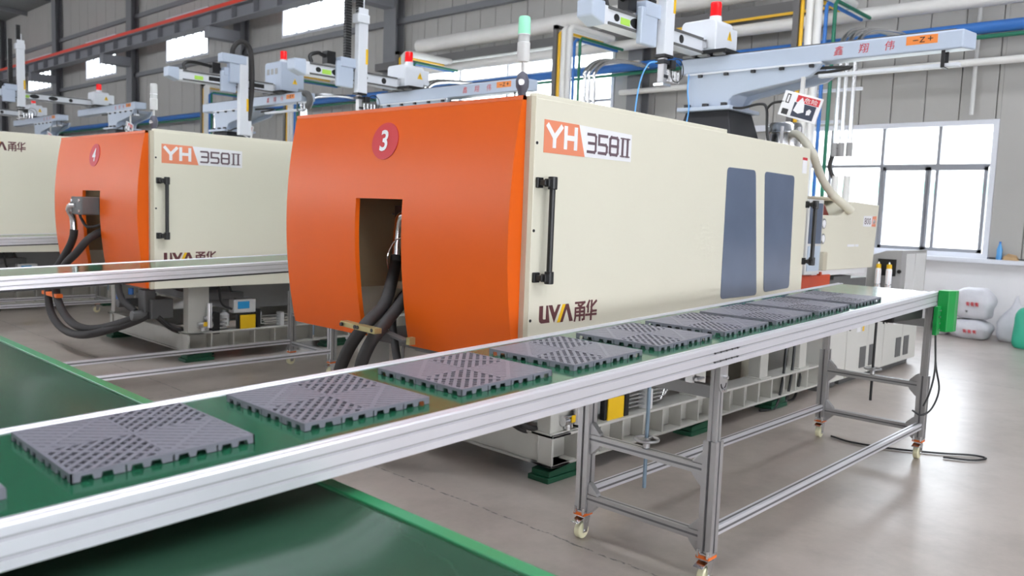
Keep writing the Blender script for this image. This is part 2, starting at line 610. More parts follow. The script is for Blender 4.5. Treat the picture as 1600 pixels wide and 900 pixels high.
# building across the yard, seen through the low window
t = thing('yard_building', 'pale building with a green band seen through the low window', 'building', (34, 12, 0))
MB().box(34, 40, -6, 40, -0.1, 5.5).build('facade', FARB, t)
MB().box(33.9, 34.05, -6, 40, 2.7, 3.15).build('green_band', FARG, t)

# roof
rf = MB()
def roof_z(x):
    return 9.9 + (WX - x) * 0.06
def roof_slab(a, b, y0, y1):
    rf.prism([(a, roof_z(a)), (b, roof_z(b)), (b, roof_z(b) + 0.12), (a, roof_z(a) + 0.12)], lambda u, v, d: (u, d, v), y0, y1)
roof_slab(-16, WX + .2, 16, 60)
roof_slab(-16, -1.4, 6, 16)  # gap up to the next slab added to light the aisle floor
roof_slab(0.3, WX + .2, 6, 16)
roof_slab(-16, WX + .2, -14, -12)
for a, b in ((-16, -0.85), (0.75, 4.5), (6.1, WX + .2)):      # unseen gaps added between for overhead light on the floor
    roof_slab(a, b, -12, 6)
roof = struct(rf.build('ceiling', ROOFM), 'dark sheet metal factory roof')
for yy in range(-12, 60, 4):
    MB().bar((-16, yy, roof_z(-16) - 0.1), (WX, yy, roof_z(WX) - 0.1), 0.08, 0.18).build('purlin', STEELG, roof)
struct(MB().box(-16, WX, 59.8, 60, 0, 10.5).build('wall_end', PANEL), 'grey end wall of the factory hall')
# the two sides behind the photographer: low wall, unseen open band sized for the light, upper wall
wf = MB().box(-16.2, -16, -14, 60, 0, 4.0).box(-16.2, -16, -14, 60, 6.4, 11.9).box(-16.2, -16, -14, 13, 4.0, 5.8)
for yy in range(-14, 61, 6):
    wf.box(-16.2, -16, yy, yy + .5, 4.0, 6.4)
struct(wf.build('wall_front', PANEL), 'grey panelled wall behind the photographer')
wr = MB().box(-16, WX, -14.2, -14, 0, 1.0).box(-16, WX, -14.2, -14, 3.75, 11.9)
for xx in range(-16, 13, 6):
    wr.box(xx, xx + (.5 if xx < 8 else 5.1), -14.2, -14, 1.0, 3.75)  # far bays filled in to dim the back wall
struct(wr.build('wall_right', PANEL), 'grey panelled end wall to the right of the photographer')

# steel columns and crane runway
for i, yy in enumerate((9.03, 16.3, 23.7, 31.7, 39.6, 47.4)):
    c = thing('steel_column', 'grey steel wall column, number %d counted from the bright low window' % (i + 1), 'column', (12.85, yy, 0), 'steel columns along the wall')
    c['kind'] = 'structure'
    w = 0.155 if i == 0 else 0.23
    MB().box(12.71, 12.74, yy - w, yy + w, 0, 9.9).build('flange', STEELG, c)
    MB().box(12.95, 12.98, yy - w, yy + w, 0, 9.9).build('flange', STEELG, c)
    MB().box(12.73, 12.96, yy - 0.015, yy + 0.015, 0, 9.9).build('web', STEELG, c)
    if i:
        MB().box(11.75, 12.72, yy - 0.17, yy + 0.17, 6.22, 6.545).build('corbel', BEAMG, c)
t = thing('crane_runway_beam', 'grey crane runway beam with red conductor rail on top', 'beam', (11.9, 27, 6.55))
MB().box(11.72, 12.08, 14, 58, 6.55, 6.575).build('bottom_flange', BEAMG, t)
MB().box(11.72, 12.08, 14, 58, 6.92, 6.945).build('top_flange', BEAMG, t)
MB().box(11.895, 11.905, 14, 58, 6.57, 6.93).build('web', BEAMG, t)
for k in range(36):
    MB().box(11.74, 11.90, 15 + k * 1.2, 15.02 + k * 1.2, 6.575, 6.92).build('stiffener', BEAMG, t)
MB().box(11.72, 11.80, 14, 58, 6.95, 7.06).build('conductor_rail', REDRAIL, t, bevel=0.01)
for k in range(22):
    MB().box(11.75, 11.95, 15 + k * 2, 15.06 + k * 2, 6.94, 6.98).build('rail_clip', BEAMG, t)

# ------------------------------------------------------------------ belt conveyor
CZ0, CSL, CY0, CW = 0.908, 0.031, 1.585, 0.650

def conveyor(label, dy, x0, x1, leg_xs, motor, full, dz=0.0):
    """Rails, belt and stand of one belt conveyor; dy shifts it along the hall."""
    y0, y1 = CY0 + dy, CY0 + CW + dy
    zt = lambda x: CZ0 + CSL * x + dz
    xm = (x0 + x1) / 2
    root = thing('belt_conveyor', label, 'conveyor', (xm, (y0 + y1) / 2, 0), 'belt conveyors between the machines')
    def rail(sgn, yo):
        prof = [(0, -.085), (0, -.066), (-.005, -.064), (-.005, -.058), (0, -.056), (0, -.031), (-.005, -.029), (-.005, -.022), (0, -.020),
                (0, -.004), (-.004, 0), (-.014, 0), (-.017, -.004), (-.023, -.004), (-.026, 0), (-.036, 0), (-.040, -.004), (-.040, -.085)]
        return MB().prism(prof, lambda u, v, x: (x, yo - sgn * u, zt(x) + v), x0, x1)
    rail(1, y0).build('side_rail', ALU, root)
    rail(-1, y1).build('side_rail', ALU, root)
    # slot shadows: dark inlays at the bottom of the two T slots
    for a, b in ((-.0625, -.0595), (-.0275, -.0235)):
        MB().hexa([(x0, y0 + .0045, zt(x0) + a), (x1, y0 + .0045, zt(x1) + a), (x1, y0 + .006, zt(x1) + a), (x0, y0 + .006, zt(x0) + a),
                   (x0, y0 + .0045, zt(x0) + b), (x1, y0 + .0045, zt(x1) + b), (x1, y0 + .006, zt(x1) + b), (x0, y0 + .006, zt(x0) + b)]).build('slot_shadow', ALU_S, root)
    ya, yb = y0 + .042, y1 - .042
    bt = MB()
    prof = []
    n = 10
    for k in range(n + 1):
        a = math.pi / 2 - math.pi * k / n
        prof.append((x1 - .03 + .03 * math.cos(a), zt(x1) - .034 + .03 * math.sin(a)))
    for k in range(n + 1):
        a = -math.pi / 2 - math.pi * k / n
        prof.append((x0 + .03 + .03 * math.cos(a), zt(x0) - .034 + .03 * math.sin(a)))
    bt.prism(prof, lambda u, v, yy: (u, yy, v), ya, yb)
    bt.build('belt', BELT, root)
    MB().hexa([(x0 + .05, ya, zt(x0) - .078), (x1 - .05, ya, zt(x1) - .078), (x1 - .05, yb, zt(x1) - .078), (x0 + .05, yb, zt(x0) - .078),
               (x0 + .05, ya, zt(x0) - .07), (x1 - .05, ya, zt(x1) - .07), (x1 - .05, yb, zt(x1) - .07), (x0 + .05, yb, zt(x0) - .07)]).build('slider_bed', MIDGREY, root)
    if not full:  # thin black strip along the underside of the near rail
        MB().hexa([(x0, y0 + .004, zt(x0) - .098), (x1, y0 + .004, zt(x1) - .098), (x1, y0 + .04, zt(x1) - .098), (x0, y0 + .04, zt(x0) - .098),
                   (x0, y0 + .004, zt(x0) - .085), (x1, y0 + .004, zt(x1) - .085), (x1, y0 + .04, zt(x1) - .085), (x0, y0 + .04, zt(x0) - .085)]).build('black_strip', BLACK, root)
    for lx, zs in leg_xs:
        for side, yc in (('near', y0 + .035), ('far', y1 + .028)):
            near = side == 'near'
            zsl = zs if near else zs + .08
            ztop = zt(lx) - .085
            lg = MB()
            prof = []
            h = .03
            for q in range(4):      # square extrusion with a slot in each face
                ca, sa = (1, 0, -1, 0)[q], (0, 1, 0, -1)[q]
                for (u, v) in ((h, -h), (h, -.006), (h - .008, -.006), (h - .008, .006), (h, .006)):
                    prof.append((u * ca - v * sa, u * sa + v * ca))
            lg.prism(prof, lambda u, v, z: (lx + u, yc + v, z), .135, zsl)
            leg = lg.build('leg', ALU_L, root)
            MB().prism([(a * .66, b * .66) for a, b in prof], lambda u, v, z: (lx + u, yc + v, z), zsl - .05, ztop).build('inner_post', ALU_L, leg)
            sl = MB()
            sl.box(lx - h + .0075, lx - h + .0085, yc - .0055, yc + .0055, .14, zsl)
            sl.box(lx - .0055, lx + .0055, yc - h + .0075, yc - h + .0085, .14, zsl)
            sl.build('slot_shadow', ALU_D, leg)  # dark strips painted for the shade inside the leg slots
            # caster
            cs = MB()
            cs.box(lx - .03, lx + .03, yc - .03, yc + .03, .122, .134)
            cs.box(lx - .024, lx + .024, yc - .021, yc + .021, .098, .112)
            cst = cs.build('caster', CHROME, root, bevel=.002)
            MB().box(lx - .036, lx + .028, yc - .03, yc + .03, .111, .123).build('pad', ORPAD, cst)
            wl = MB().cyl((lx - .012, yc - .016, .038), (lx - .012, yc + .016, .038), .038, 20)
            wl.build('wheel', CREAMW, cst, smooth=35, bevel=.005)
            fk = MB()
            for q in (-.021, .021):
                fk.hexa([(lx - .026, yc + q - .0018, .03), (lx + .004, yc + q - .0018, .03), (lx + .022, yc + q - .0018, .1), (lx - .022, yc + q - .0018, .1),
                         (lx - .026, yc + q + .0018, .03), (lx + .004, yc + q + .0018, .03), (lx + .022, yc + q + .0018, .1), (lx - .022, yc + q + .0018, .1)])
            fk.cyl((lx - .012, yc - .026, .038), (lx - .012, yc + .026, .038), .007, 10)
            fk.build('fork', CHROME, cst)
            MB().hexa([(lx - .068, yc - .022, .083), (lx - .02, yc - .022, .098), (lx - .02, yc + .022, .098), (lx - .068, yc + .022, .083),
                       (lx - .068, yc - .022, .087), (lx - .02, yc - .022, .102), (lx - .02, yc + .022, .102), (lx - .068, yc + .022, .087)]).build('brake_pedal', CHROME, cst, bevel=.001)
            for q in (-1, 1):
                MB().cyl((lx - .034, yc + q * .022, .118), (lx - .034, yc + q * .022, .15), .006, 8).build('bolt', CHROME, cst)
        # cross bars between the two legs
        yn, yf = y0 + .065, y1 - .002
        for zc in (.475, .195):
            cb = MB().bar((lx, yn, zc), (lx, yf, zc), .04, .04).build('crossbar', ALU_L, root)
            MB().bar((lx - .0202, yn, zc), (lx - .0202, yf, zc), .001, .009).build('slot_shadow', ALU_D, cb)  # dark strip paints slot shade on the plain bar
            MB().bar((lx, yn, zc + .0202), (lx, yf, zc + .0202), .009, .001).build('slot_shadow', ALU_D, cb)
        zc = zt(lx) - .2
        MB().bar((lx, yn - .01, zc), (lx, yf + .01, zc), .04, .05).build('crossbar', MIDGREY, root)
        if full:
            for yy_, sg in ((yn, 1), (yf, -1)):     # corner brackets
                for zc in (.475, .195):
                    for up in (1, -1):
                        MB().prism([(0, 0), (.055, 0), (.05, .012), (.012, .05), (0, .055)],
                                   lambda u, v, d: (lx + d, yy_ + sg * u, zc + up * (.02 + v)), -.016, .016).build('corner_bracket', ALU_L, root, bevel=.003)
            # pivot plate with curved slot under the near rail
            px = lx - .055 if not motor else lx
            pl = MB()
            pts = [(-.032, 0), (.032, 0), (.032, -.075)] + [(.032 * math.cos(a), -.075 - .032 * math.sin(a)) for a in [math.pi * k / 10 for k in range(1, 10)]] + [(-.032, -.075)]
            zp = zt(lx) - .088
            plate = None
            pl.prism(pts, lambda u, v, d: (lx + u, y0 + .012 - d, zp + v), 0, .005)
            plate = pl.build('pivot_plate', ALU_L, root)
            MB().box(lx - .032, lx + .032, y0 + .004, y0 + .03, zp - .001, zp + .003).build('pivot_flange', CHROME, plate)
            arc = MB()
            ap = [(.021 * math.cos(a), -.068 - .024 * math.sin(a)) for a in [math.pi * (.08 + .84 * k / 10) for k in range(11)]]
            arc.stroke(ap, .006, lambda u, v, d: (lx + u, y0 + .0065 - d, zp + v), 0, .0006)
            arc.build('curved_slot', BLACK, plate)
            MB().cyl((lx, y0 + .012, zp - .045), (lx, y0 - .012, zp - .045), .007, 10).build('bolt', CHROME, plate)
            MB().cyl((lx - .004, y0 + .012, zp - .096), (lx - .004, y0 - .008, zp - .096), .008, 8).build('bolt', CHROME, plate)
        # height spindle and handwheel
        yr = (y0 + y1) / 2 + (.03 if dy == 0 else 0)
        rm = BLUEROD if not (motor and lx > 5) else BLACK
        MB().cyl((lx, yr, .32), (lx, yr, zt(lx) - .085), .0085, 12).build('spindle', rm, root, smooth=35)
        hw = MB().torus((lx, yr, .535), .05, .007)
        for q in range(3):
            a = q * 2.094
            hw.bar((lx, yr, .535), (lx + .043 * math.cos(a), yr + .043 * math.sin(a), .535), .008, .006)
        hw.cyl((lx, yr, .498), (lx, yr, .542), .015, 14)
        hw.build('handwheel', ALU_L, root, smooth=40)
    la, lb = leg_xs[0][0], leg_xs[-1][0]
    if len(leg_xs) == 2:
        for yc in (y0 + .035, y1 + .028):
            st = MB().box(la + .03, lb - .03, yc - .02, yc + .02, .195, .235).build('stringer', ALU, root, bevel=.003)
            MB().box(la + .03, lb - .03, yc - .005, yc + .005, .2345, .2358).box(la + .03, lb - .03, yc - .0208, yc - .0195, .21, .22).build('slot_shadow', ALU_D, st)
    if full:
        # rail joint screws in the two slots beside the near leg
        for v in (-.061, -.0255):
            j = MB().bar((2.86, y0 + .0035, zt(2.86) + v), (3.06, y0 + .0035, zt(3.06) + v), .004, .004).build('joint_strip', DKGREY, root)
            for k in range(5):
                xx = 2.865 + k * .045
                MB().cyl((xx, y0 + .004, zt(xx) + v), (xx, y0 - .0005, zt(xx) + v), .0035, 8).build('screw', BLACK, j)
        hk = MB().box(2.735, 2.75, y0 + .02, y0 + .05, zt(2.74) - .125, zt(2.74) - .085).box(2.755, 2.79, y0 + .015, y0 + .05, zt(2.74) - .12, zt(2.74) - .105)
        hk.cyl((2.745, y0 + .01, zt(2.74) - .112), (2.80, y0 + .01, zt(2.74) - .112), .007, 8)
        hk.build('hook_clamp', CHROME, root)
    if motor:
        # geared-drive cover hanging outside the near rail at the far end
        zc = zt(x1)
        e = x1
        cv = MB()
        cv.prism([(e - .035, .0), (e - .035, .062), (e + .02, .088), (e + .085, .088), (e + .085, 0)], lambda u, v, z: (u, y0 - .004 - v, z), zc - .25, zc + .010)
        cover = cv.build('drive_cover', MOTG, root, bevel=.004)
        MB().box(e - .10, e - .038, y0 - .03, y0 - .004, zc - .27, zc - .09).build('drive_plate', MOTG, root, bevel=.003)
        for k in range(4):
            MB().cyl((e - .07, y0 - .042, zc - .115 - k * .04), (e - .07, y0 - .028, zc - .115 - k * .04), .007, 8).build('bolt', CHROME, root)
        MB().box(e + .03, e + .105, y0 - .075, y0 - .01, zc - .22, zc - .14).build('terminal_box', BLACK, root, bevel=.006)
        MB().hexa([(e - .62, y0 + .06, zc - .165), (e - .12, y0 + .05, zc - .17), (e - .12, y1 - .1, zc - .17), (e - .62, y1 - .1, zc - .165),
                   (e - .62, y0 + .06, zc - .105), (e - .12, y0 + .05, zc - .10), (e - .12, y1 - .1, zc - .10), (e - .62, y1 - .1, zc - .105)]).build('gear_motor', BLACK, root, bevel=.01)
        MB().box(e - .6, e - .1, y0 + .02, y0 + .06, zc - .098, zc - .092).build('motor_bracket', CHROME, root)
        crd = MB()
        crd.tube([(e - .06, y0 - .015, zc - .27), (e - .05, y0 - .03, .62), (e - .01, y0 - .05, .46), (e - .06, y0 - .03, .34), (e - .12, y0 + .01, .30), (e - .17, y0 + .05, .33)], .006, 8, 6)
        crd.tube([(e - .055, y0 - .015, zc - .27), (e - .06, y0 - .03, .6), (e - .09, y0 - .02, .45), (e - .13, y0, .36)], .006, 8, 6)
        crd.build('power_cord', BLACK, root, smooth=60)
    return root

conv = conveyor('nearest belt conveyor, its green belt carrying grey plastic tiles', 0, 0.1, 5.66, ((2.955, .60), (5.615, .54)), True, True)
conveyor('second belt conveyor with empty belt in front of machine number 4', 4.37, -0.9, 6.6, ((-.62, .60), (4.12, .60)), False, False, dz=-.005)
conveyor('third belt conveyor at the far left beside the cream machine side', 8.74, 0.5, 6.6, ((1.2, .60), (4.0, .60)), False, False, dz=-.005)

# ------------------------------------------------------------------ grey moulded floor tiles
TL, TH = 0.400, 0.020
def clip_strip(c, d, w, l0, l1, S):
    """Bar centre line c + t d, clipped to a square [0,S]^2 -> polygon."""
    s = (-d[1], d[0])
    poly = [(c[0] + d[0] * l0 - s[0] * w / 2, c[1] + d[1] * l0 - s[1] * w / 2), (c[0] + d[0] * l1 - s[0] * w / 2, c[1] + d[1] * l1 - s[1] * w / 2),
            (c[0] + d[0] * l1 + s[0] * w / 2, c[1] + d[1] * l1 + s[1] * w / 2), (c[0] + d[0] * l0 + s[0] * w / 2, c[1] + d[1] * l0 + s[1] * w / 2)]
    for ax, val, sg in ((0, 0, 1), (0, S, -1), (1, 0, 1), (1, S, -1)):
        out = []
        for i in range(len(poly)):
            p, q = poly[i], poly[(i + 1) % len(poly)]
            ip, iq = sg * (p[ax] - val) >= 0, sg * (q[ax] - val) >= 0
            if ip:
                out.append(p)
            if ip != iq:
                t = (val - p[ax]) / (q[ax] - p[ax])
                out.append((p[0] + t * (q[0] - p[0]), p[1] + t * (q[1] - p[1])))
        poly = out
        if len(poly) < 3:
            return None
    return poly

def tile_proto(label, loc):
    root = thing('floor_tile', label, 'plastic tile', loc, 'grey plastic tiles on the near belt')
    X, Y, Z = loc
    wall_ = []
    H = TL / 2
    # rim walls with notched feet
    def side_poly():
        p = [(-H, 0), (-H, TH), (H, TH), (H, 0)]
        xs_ = []
        for k in range(4):
            b = H - (k + .5) * TL / 4
            xs_ += [(b + .034, .026), (b - .012, .026)]
        out = [(-H, TH), (H, TH), (H, 0)]
        for k in range(4):
            b = H - k * TL / 4
            for a, w_ in ((.016, .026), (.0555, .027)):
                out += [(b - a, 0), (b - a - .003, .0115), (b - a - w_ + .003, .0115), (b - a - w_, 0)]
            if k < 3:
                out += [(b - .0895, 0), (b - .0895, .015), (b - .0935, .015), (b - .0935, 0)]
        out += [(-H, 0)]
        return out
    for fm in (lambda u, v, d: (X + u, Y - H + d, Z + v), lambda u, v, d: (X + u, Y + H - d, Z + v),
               lambda u, v, d: (X - H + d, Y + u, Z + v), lambda u, v, d: (X + H - d, Y + u, Z + v)):
        MB().prism(side_poly(), fm, 0, .004).build('rim', TILE, root)
    S = H - .004
    for qx, qy, flip in ((-1, -1, 0), (1, 1, 0), (-1, 1, 1), (1, -1, 1)):
        ox, oy = (X - H + .004 if qx < 0 else X), (Y - H + .004 if qy < 0 else Y)
        d = (.70711, .70711) if not flip else (.70711, -.70711)
        s = (-d[1], d[0])
        mb = MB()
        fm = lambda u, v, dd: (ox + u, oy + v, Z + dd)
        pitch = .0238
        for k in range(-6, 7):
            c = (S / 2 + s[0] * k * pitch, S / 2 + s[1] * k * pitch)
            pl = clip_strip(c, d, .0112 if not flip else .0202, -.2, .2, S)
            if pl:
                mb.prism(pl, fm, TH - .006, TH)
        for k in range(-5, 6):
            c = (S / 2 + d[0] * k * .0265, S / 2 + d[1] * k * .0265)
            pl = clip_strip(c, s, .0085 if k else .0125, -.2, .2, S)
            if pl:
                mb.prism(pl, fm, TH - .009, (TH - .0018 if not flip else TH - .0006) if k else TH + .0006)
        for e, (a, b) in enumerate((((0, S), (0, .004)), ((0, S), (S - .004, S)), ((0, .004), (0, S)), ((S - .004, S), (0, S)))):
            mb.box(ox + a[0] + .0001, ox + a[1] - .0001, oy + b[0] + .0001, oy + b[1] - .0001, Z + TH - .0065, Z + TH + .0003 + .0001 * e)
        mb.build('grille', TILE, root)
    return root

tx = [.575, 1.106, 1.626, 2.13, 2.636, 3.125, 3.59, 4.05, 4.525]
tyf = [1.722, 1.713, 1.706, 1.700, 1.700, 1.692, 1.688, 1.684, 1.684]
ords = ['first', 'second', 'third', 'fourth', 'fifth', 'sixth', 'seventh', 'eighth', 'ninth']
def tile_at(x, yy, label, ang=0.0, proto=[None]):
    if proto[0] is None:
        z = 0
        proto[0] = tile_proto(label, (0, 0, 0))
        r = proto[0]
    else:
        r = dup(proto[0], (0, 0, 0), label)
    r.location = (x, yy, CZ0 + CSL * x - .004 + .0004)
    r.rotation_euler = (0, -math.atan(CSL), ang)
    return r
for i, x in enumerate(tx):
    lab = '%s whole grey plastic tile on the near belt, counted from the cut-off one' % ords[i]
    if i == 0:
        lab = 'first and largest whole grey plastic tile on the near belt'
    if i == 8:
        lab = 'ninth and last grey plastic tile, closest to the green drive cover'
    tile_at(x + TL / 2, tyf[i] + TL / 2, lab, (-.014, -.012, -.01, .0, .002, -.004, .006, .0, .003)[i])
tile_at(.462 - TL / 2, 1.728 + TL / 2, 'grey plastic tile cut off by the frame, only one corner showing', -.01)

# ------------------------------------------------------------------ green tray under the conveyors
t = thing('green_tray', 'wide glossy green sheet metal tray with flat bright rim below the near conveyor', 'tray', (.67, 4.0, 0))
mb = MB()
nx = 30
za = .795
XA, XB, YA, YB = .15, 1.150, .75, 7.6
vs, fs = [], []
ys_ = (YA, 1.2, 2.2, 4.0, 6.0, YB)
for j, yy in enumerate(ys_):
    for k in range(nx + 1):
        u = k / nx
        x = XA + (XB - XA) * u
        e = max(0, (u - .80) / .20)
        vs.append((x, yy, za - .014 + .012 * e ** 2.5))
for j in range(len(ys_) - 1):
    for k in range(nx):
        a = j * (nx + 1) + k
        fs.append((a, a + 1, a + nx + 2, a + nx + 1))
mb.add(vs, fs)
mb.build('tray_sheet', TRAYG, t, smooth=60)
MB().box(XB + .002, XB + .040, YA, YB, za - .002, za + .006).build('rim', RIMG, t, bevel=.002)
MB().box(XA - .04, XA, YA, YB, za - .002, za + .006).build('rim', RIMG, t, bevel=.002)
for a, b in ((XB + .030, XB + .038), (XA - .038, XA - .030)):
    MB().box(a, b, YA, YB, za - .08, za - .002).build('rim_skirt', RIMG, t)
for yy in (.8, 3.2, 5.4, 7.5):
    for x in (XA + .03, XB - .02):
        MB().box(x - .02, x + .02, yy - .02, yy + .02, 0, za - .02).build('leg', RIMG, t)

# ------------------------------------------------------------------ injection moulding machine
def fx(z):
    return 2.93 + .075 * ((z - 1.385) / .675) ** 2

def decal_model(parent, zs=0.0, plane=2.75):
    fm = map_y(plane)
    d = MB().prism([(3.125, 1.792 + zs), (3.125, 1.956 + zs), (3.40, 1.954 + zs), (3.456, 1.792 + zs)], fm, 0, .0015).build('model_decal', SALMON, parent)
    MB().prism([(3.40, 1.954 + zs), (3.455, 1.793 + zs), (3.875, 1.793 + zs), (3.875, 1.945 + zs)], fm, 0, .0012).build('white_field', WHITE, d)
    a, b = .0015, .0028
    L = MB()
    w = .026
    # Y and H
    L.stroke([(3.155, 1.925 + zs), (3.205, 1.872 + zs)], w, fm, a, b).stroke([(3.255, 1.925 + zs), (3.205, 1.872 + zs)], w, fm, a, b).stroke([(3.205, 1.868 + zs), (3.205, 1.832 + zs)], w, fm, a, b)
    L.stroke([(3.293, 1.925 + zs), (3.293, 1.832 + zs)], w, fm, a, b).stroke([(3.375, 1.925 + zs), (3.375, 1.832 + zs)], w, fm, a, b).stroke([(3.293, 1.879 + zs), (3.375, 1.879 + zs)], w, fm, a, b)
    L.build('lettering', WHITE, d)
    N = MB()
    w = .0145
    z0, z1, zm = 1.822 + zs, 1.914 + zs, 1.868 + zs
    def poly(pts):
        N.stroke(pts, w, fm, a, b)
    c = .010
    x = 3.478
    poly([(x, z1), (x + .058, z1), (x + .068, z1 - c), (x + .068, z0 + c), (x + .058, z0), (x, z0)]); poly([(x + .008, zm), (x + .068, zm)])
    x = 3.574
    poly([(x + .07, z1), (x, z1), (x, zm), (x + .06, zm), (x + .07, zm - c), (x + .07, z0 + c), (x + .06, z0), (x, z0)])
    x = 3.672
    poly([(x + c, z1), (x + .062, z1), (x + .072, z1 - c), (x + .072, z0 + c), (x + .062, z0), (x + c, z0), (x, z0 + c), (x, z1 - c), (x + c, z1)]); poly([(x, zm), (x + .072, zm)])
    for x in (3.788, 3.835):
        poly([(x, z1), (x, z0)])
    w = .007
    poly([(3.772, z1 + .003), (3.851, z1 + .003)]); poly([(3.772, z0 - .003), (3.804, z0 - .003)]); poly([(3.819, z0 - .003), (3.851, z0 - .003)])
    N.build('lettering', LET_D, d)

def logo(parent, x0, z0, plane=2.75, s=1.0):
    fm0 = map_y(plane)
    fm = lambda u, v, d: fm0(x0 + u * s, z0 + v * s, d)
    a, b = 0, .0015
    L = MB()
    h = .088
    L.prism([(0, h), (.028, h), (.028, .024), (.034, .019), (.052, .019), (.052, h), (.066, h), (.081, .0), (.018, .0), (.004, .008), (0, .022)], fm, a, b)
    L.prism([(.070, h), (.098, h), (.118, .048), (.142, h), (.164, h), (.116, -.002)], fm, a, b)
    L.prism([(.158, -.004), (.200, h), (.227, h), (.268, -.004), (.240, -.004), (.213, .062), (.185, -.004)], fm, a, b)
    lg = L.build('logo', LET_M, parent)
    MB().prism([(.140, -.004), (.180, h), (.203, h), (.162, -.004)], fm, a, b + .0004).build('yellow_slash', YELLOW, lg)
    C = MB()
    w = .0115
    def st(pts, ww=w):
        C.stroke(pts, ww, fm, a, b)
    o = .282                       # yong
    st([(o + .004, .088), (o + .078, .088)]); st([(o + .078, .088), (o + .048, .070)]); st([(o + .028, .076), (o + .050, .064)])
    st([(o + .004, .060), (o + .004, .012), (o, -.004)]); st([(o + .004, .060), (o + .078, .060)]); st([(o + .078, .060), (o + .078, .0), (o + .066, -.003)])
    st([(o + .041, .066), (o + .041, -.004)]); st([(o + .01, .040), (o + .074, .040)]); st([(o + .01, .021), (o + .074, .021)])
    o = .378                       # hua
    st([(o + .022, .092), (o + .004, .064)]); st([(o + .014, .072), (o + .014, .036)]); st([(o + .042, .092), (o + .042, .046), (o + .052, .038), (o + .082, .038)])
    st([(o + .080, .090), (o + .040, .060)]); st([(o - .002, .020), (o + .082, .020)]); st([(o + .040, .034), (o + .040, -.006)])
    C.build('lettering', LET_M, lg)
    return lg

def bar_handle(parent, x, z0, z1, plane):
    grip = MB().cyl((x + .06, plane - .05, z0 - .03), (x + .06, plane - .05, z1 + .03), .0155, 14).build('handle', BLACK, parent, smooth=40)
    for z in (z0, z1):
        h = MB()
        h.box(x - .015, x + .03, plane - .016, plane, z - .026, z + .026)
        h.box(x - .005, x + .02, plane - .055, plane - .012, z - .014, z + .014)
        h.box(x + .012, x + .075, plane - .066, plane - .034, z - .02, z + .02)
        h.cyl((x + .06, plane - .05, z - .032), (x + .06, plane - .05, z + .032), .024, 16)
        h.build('mount', BLACK, grip, bevel=.004)

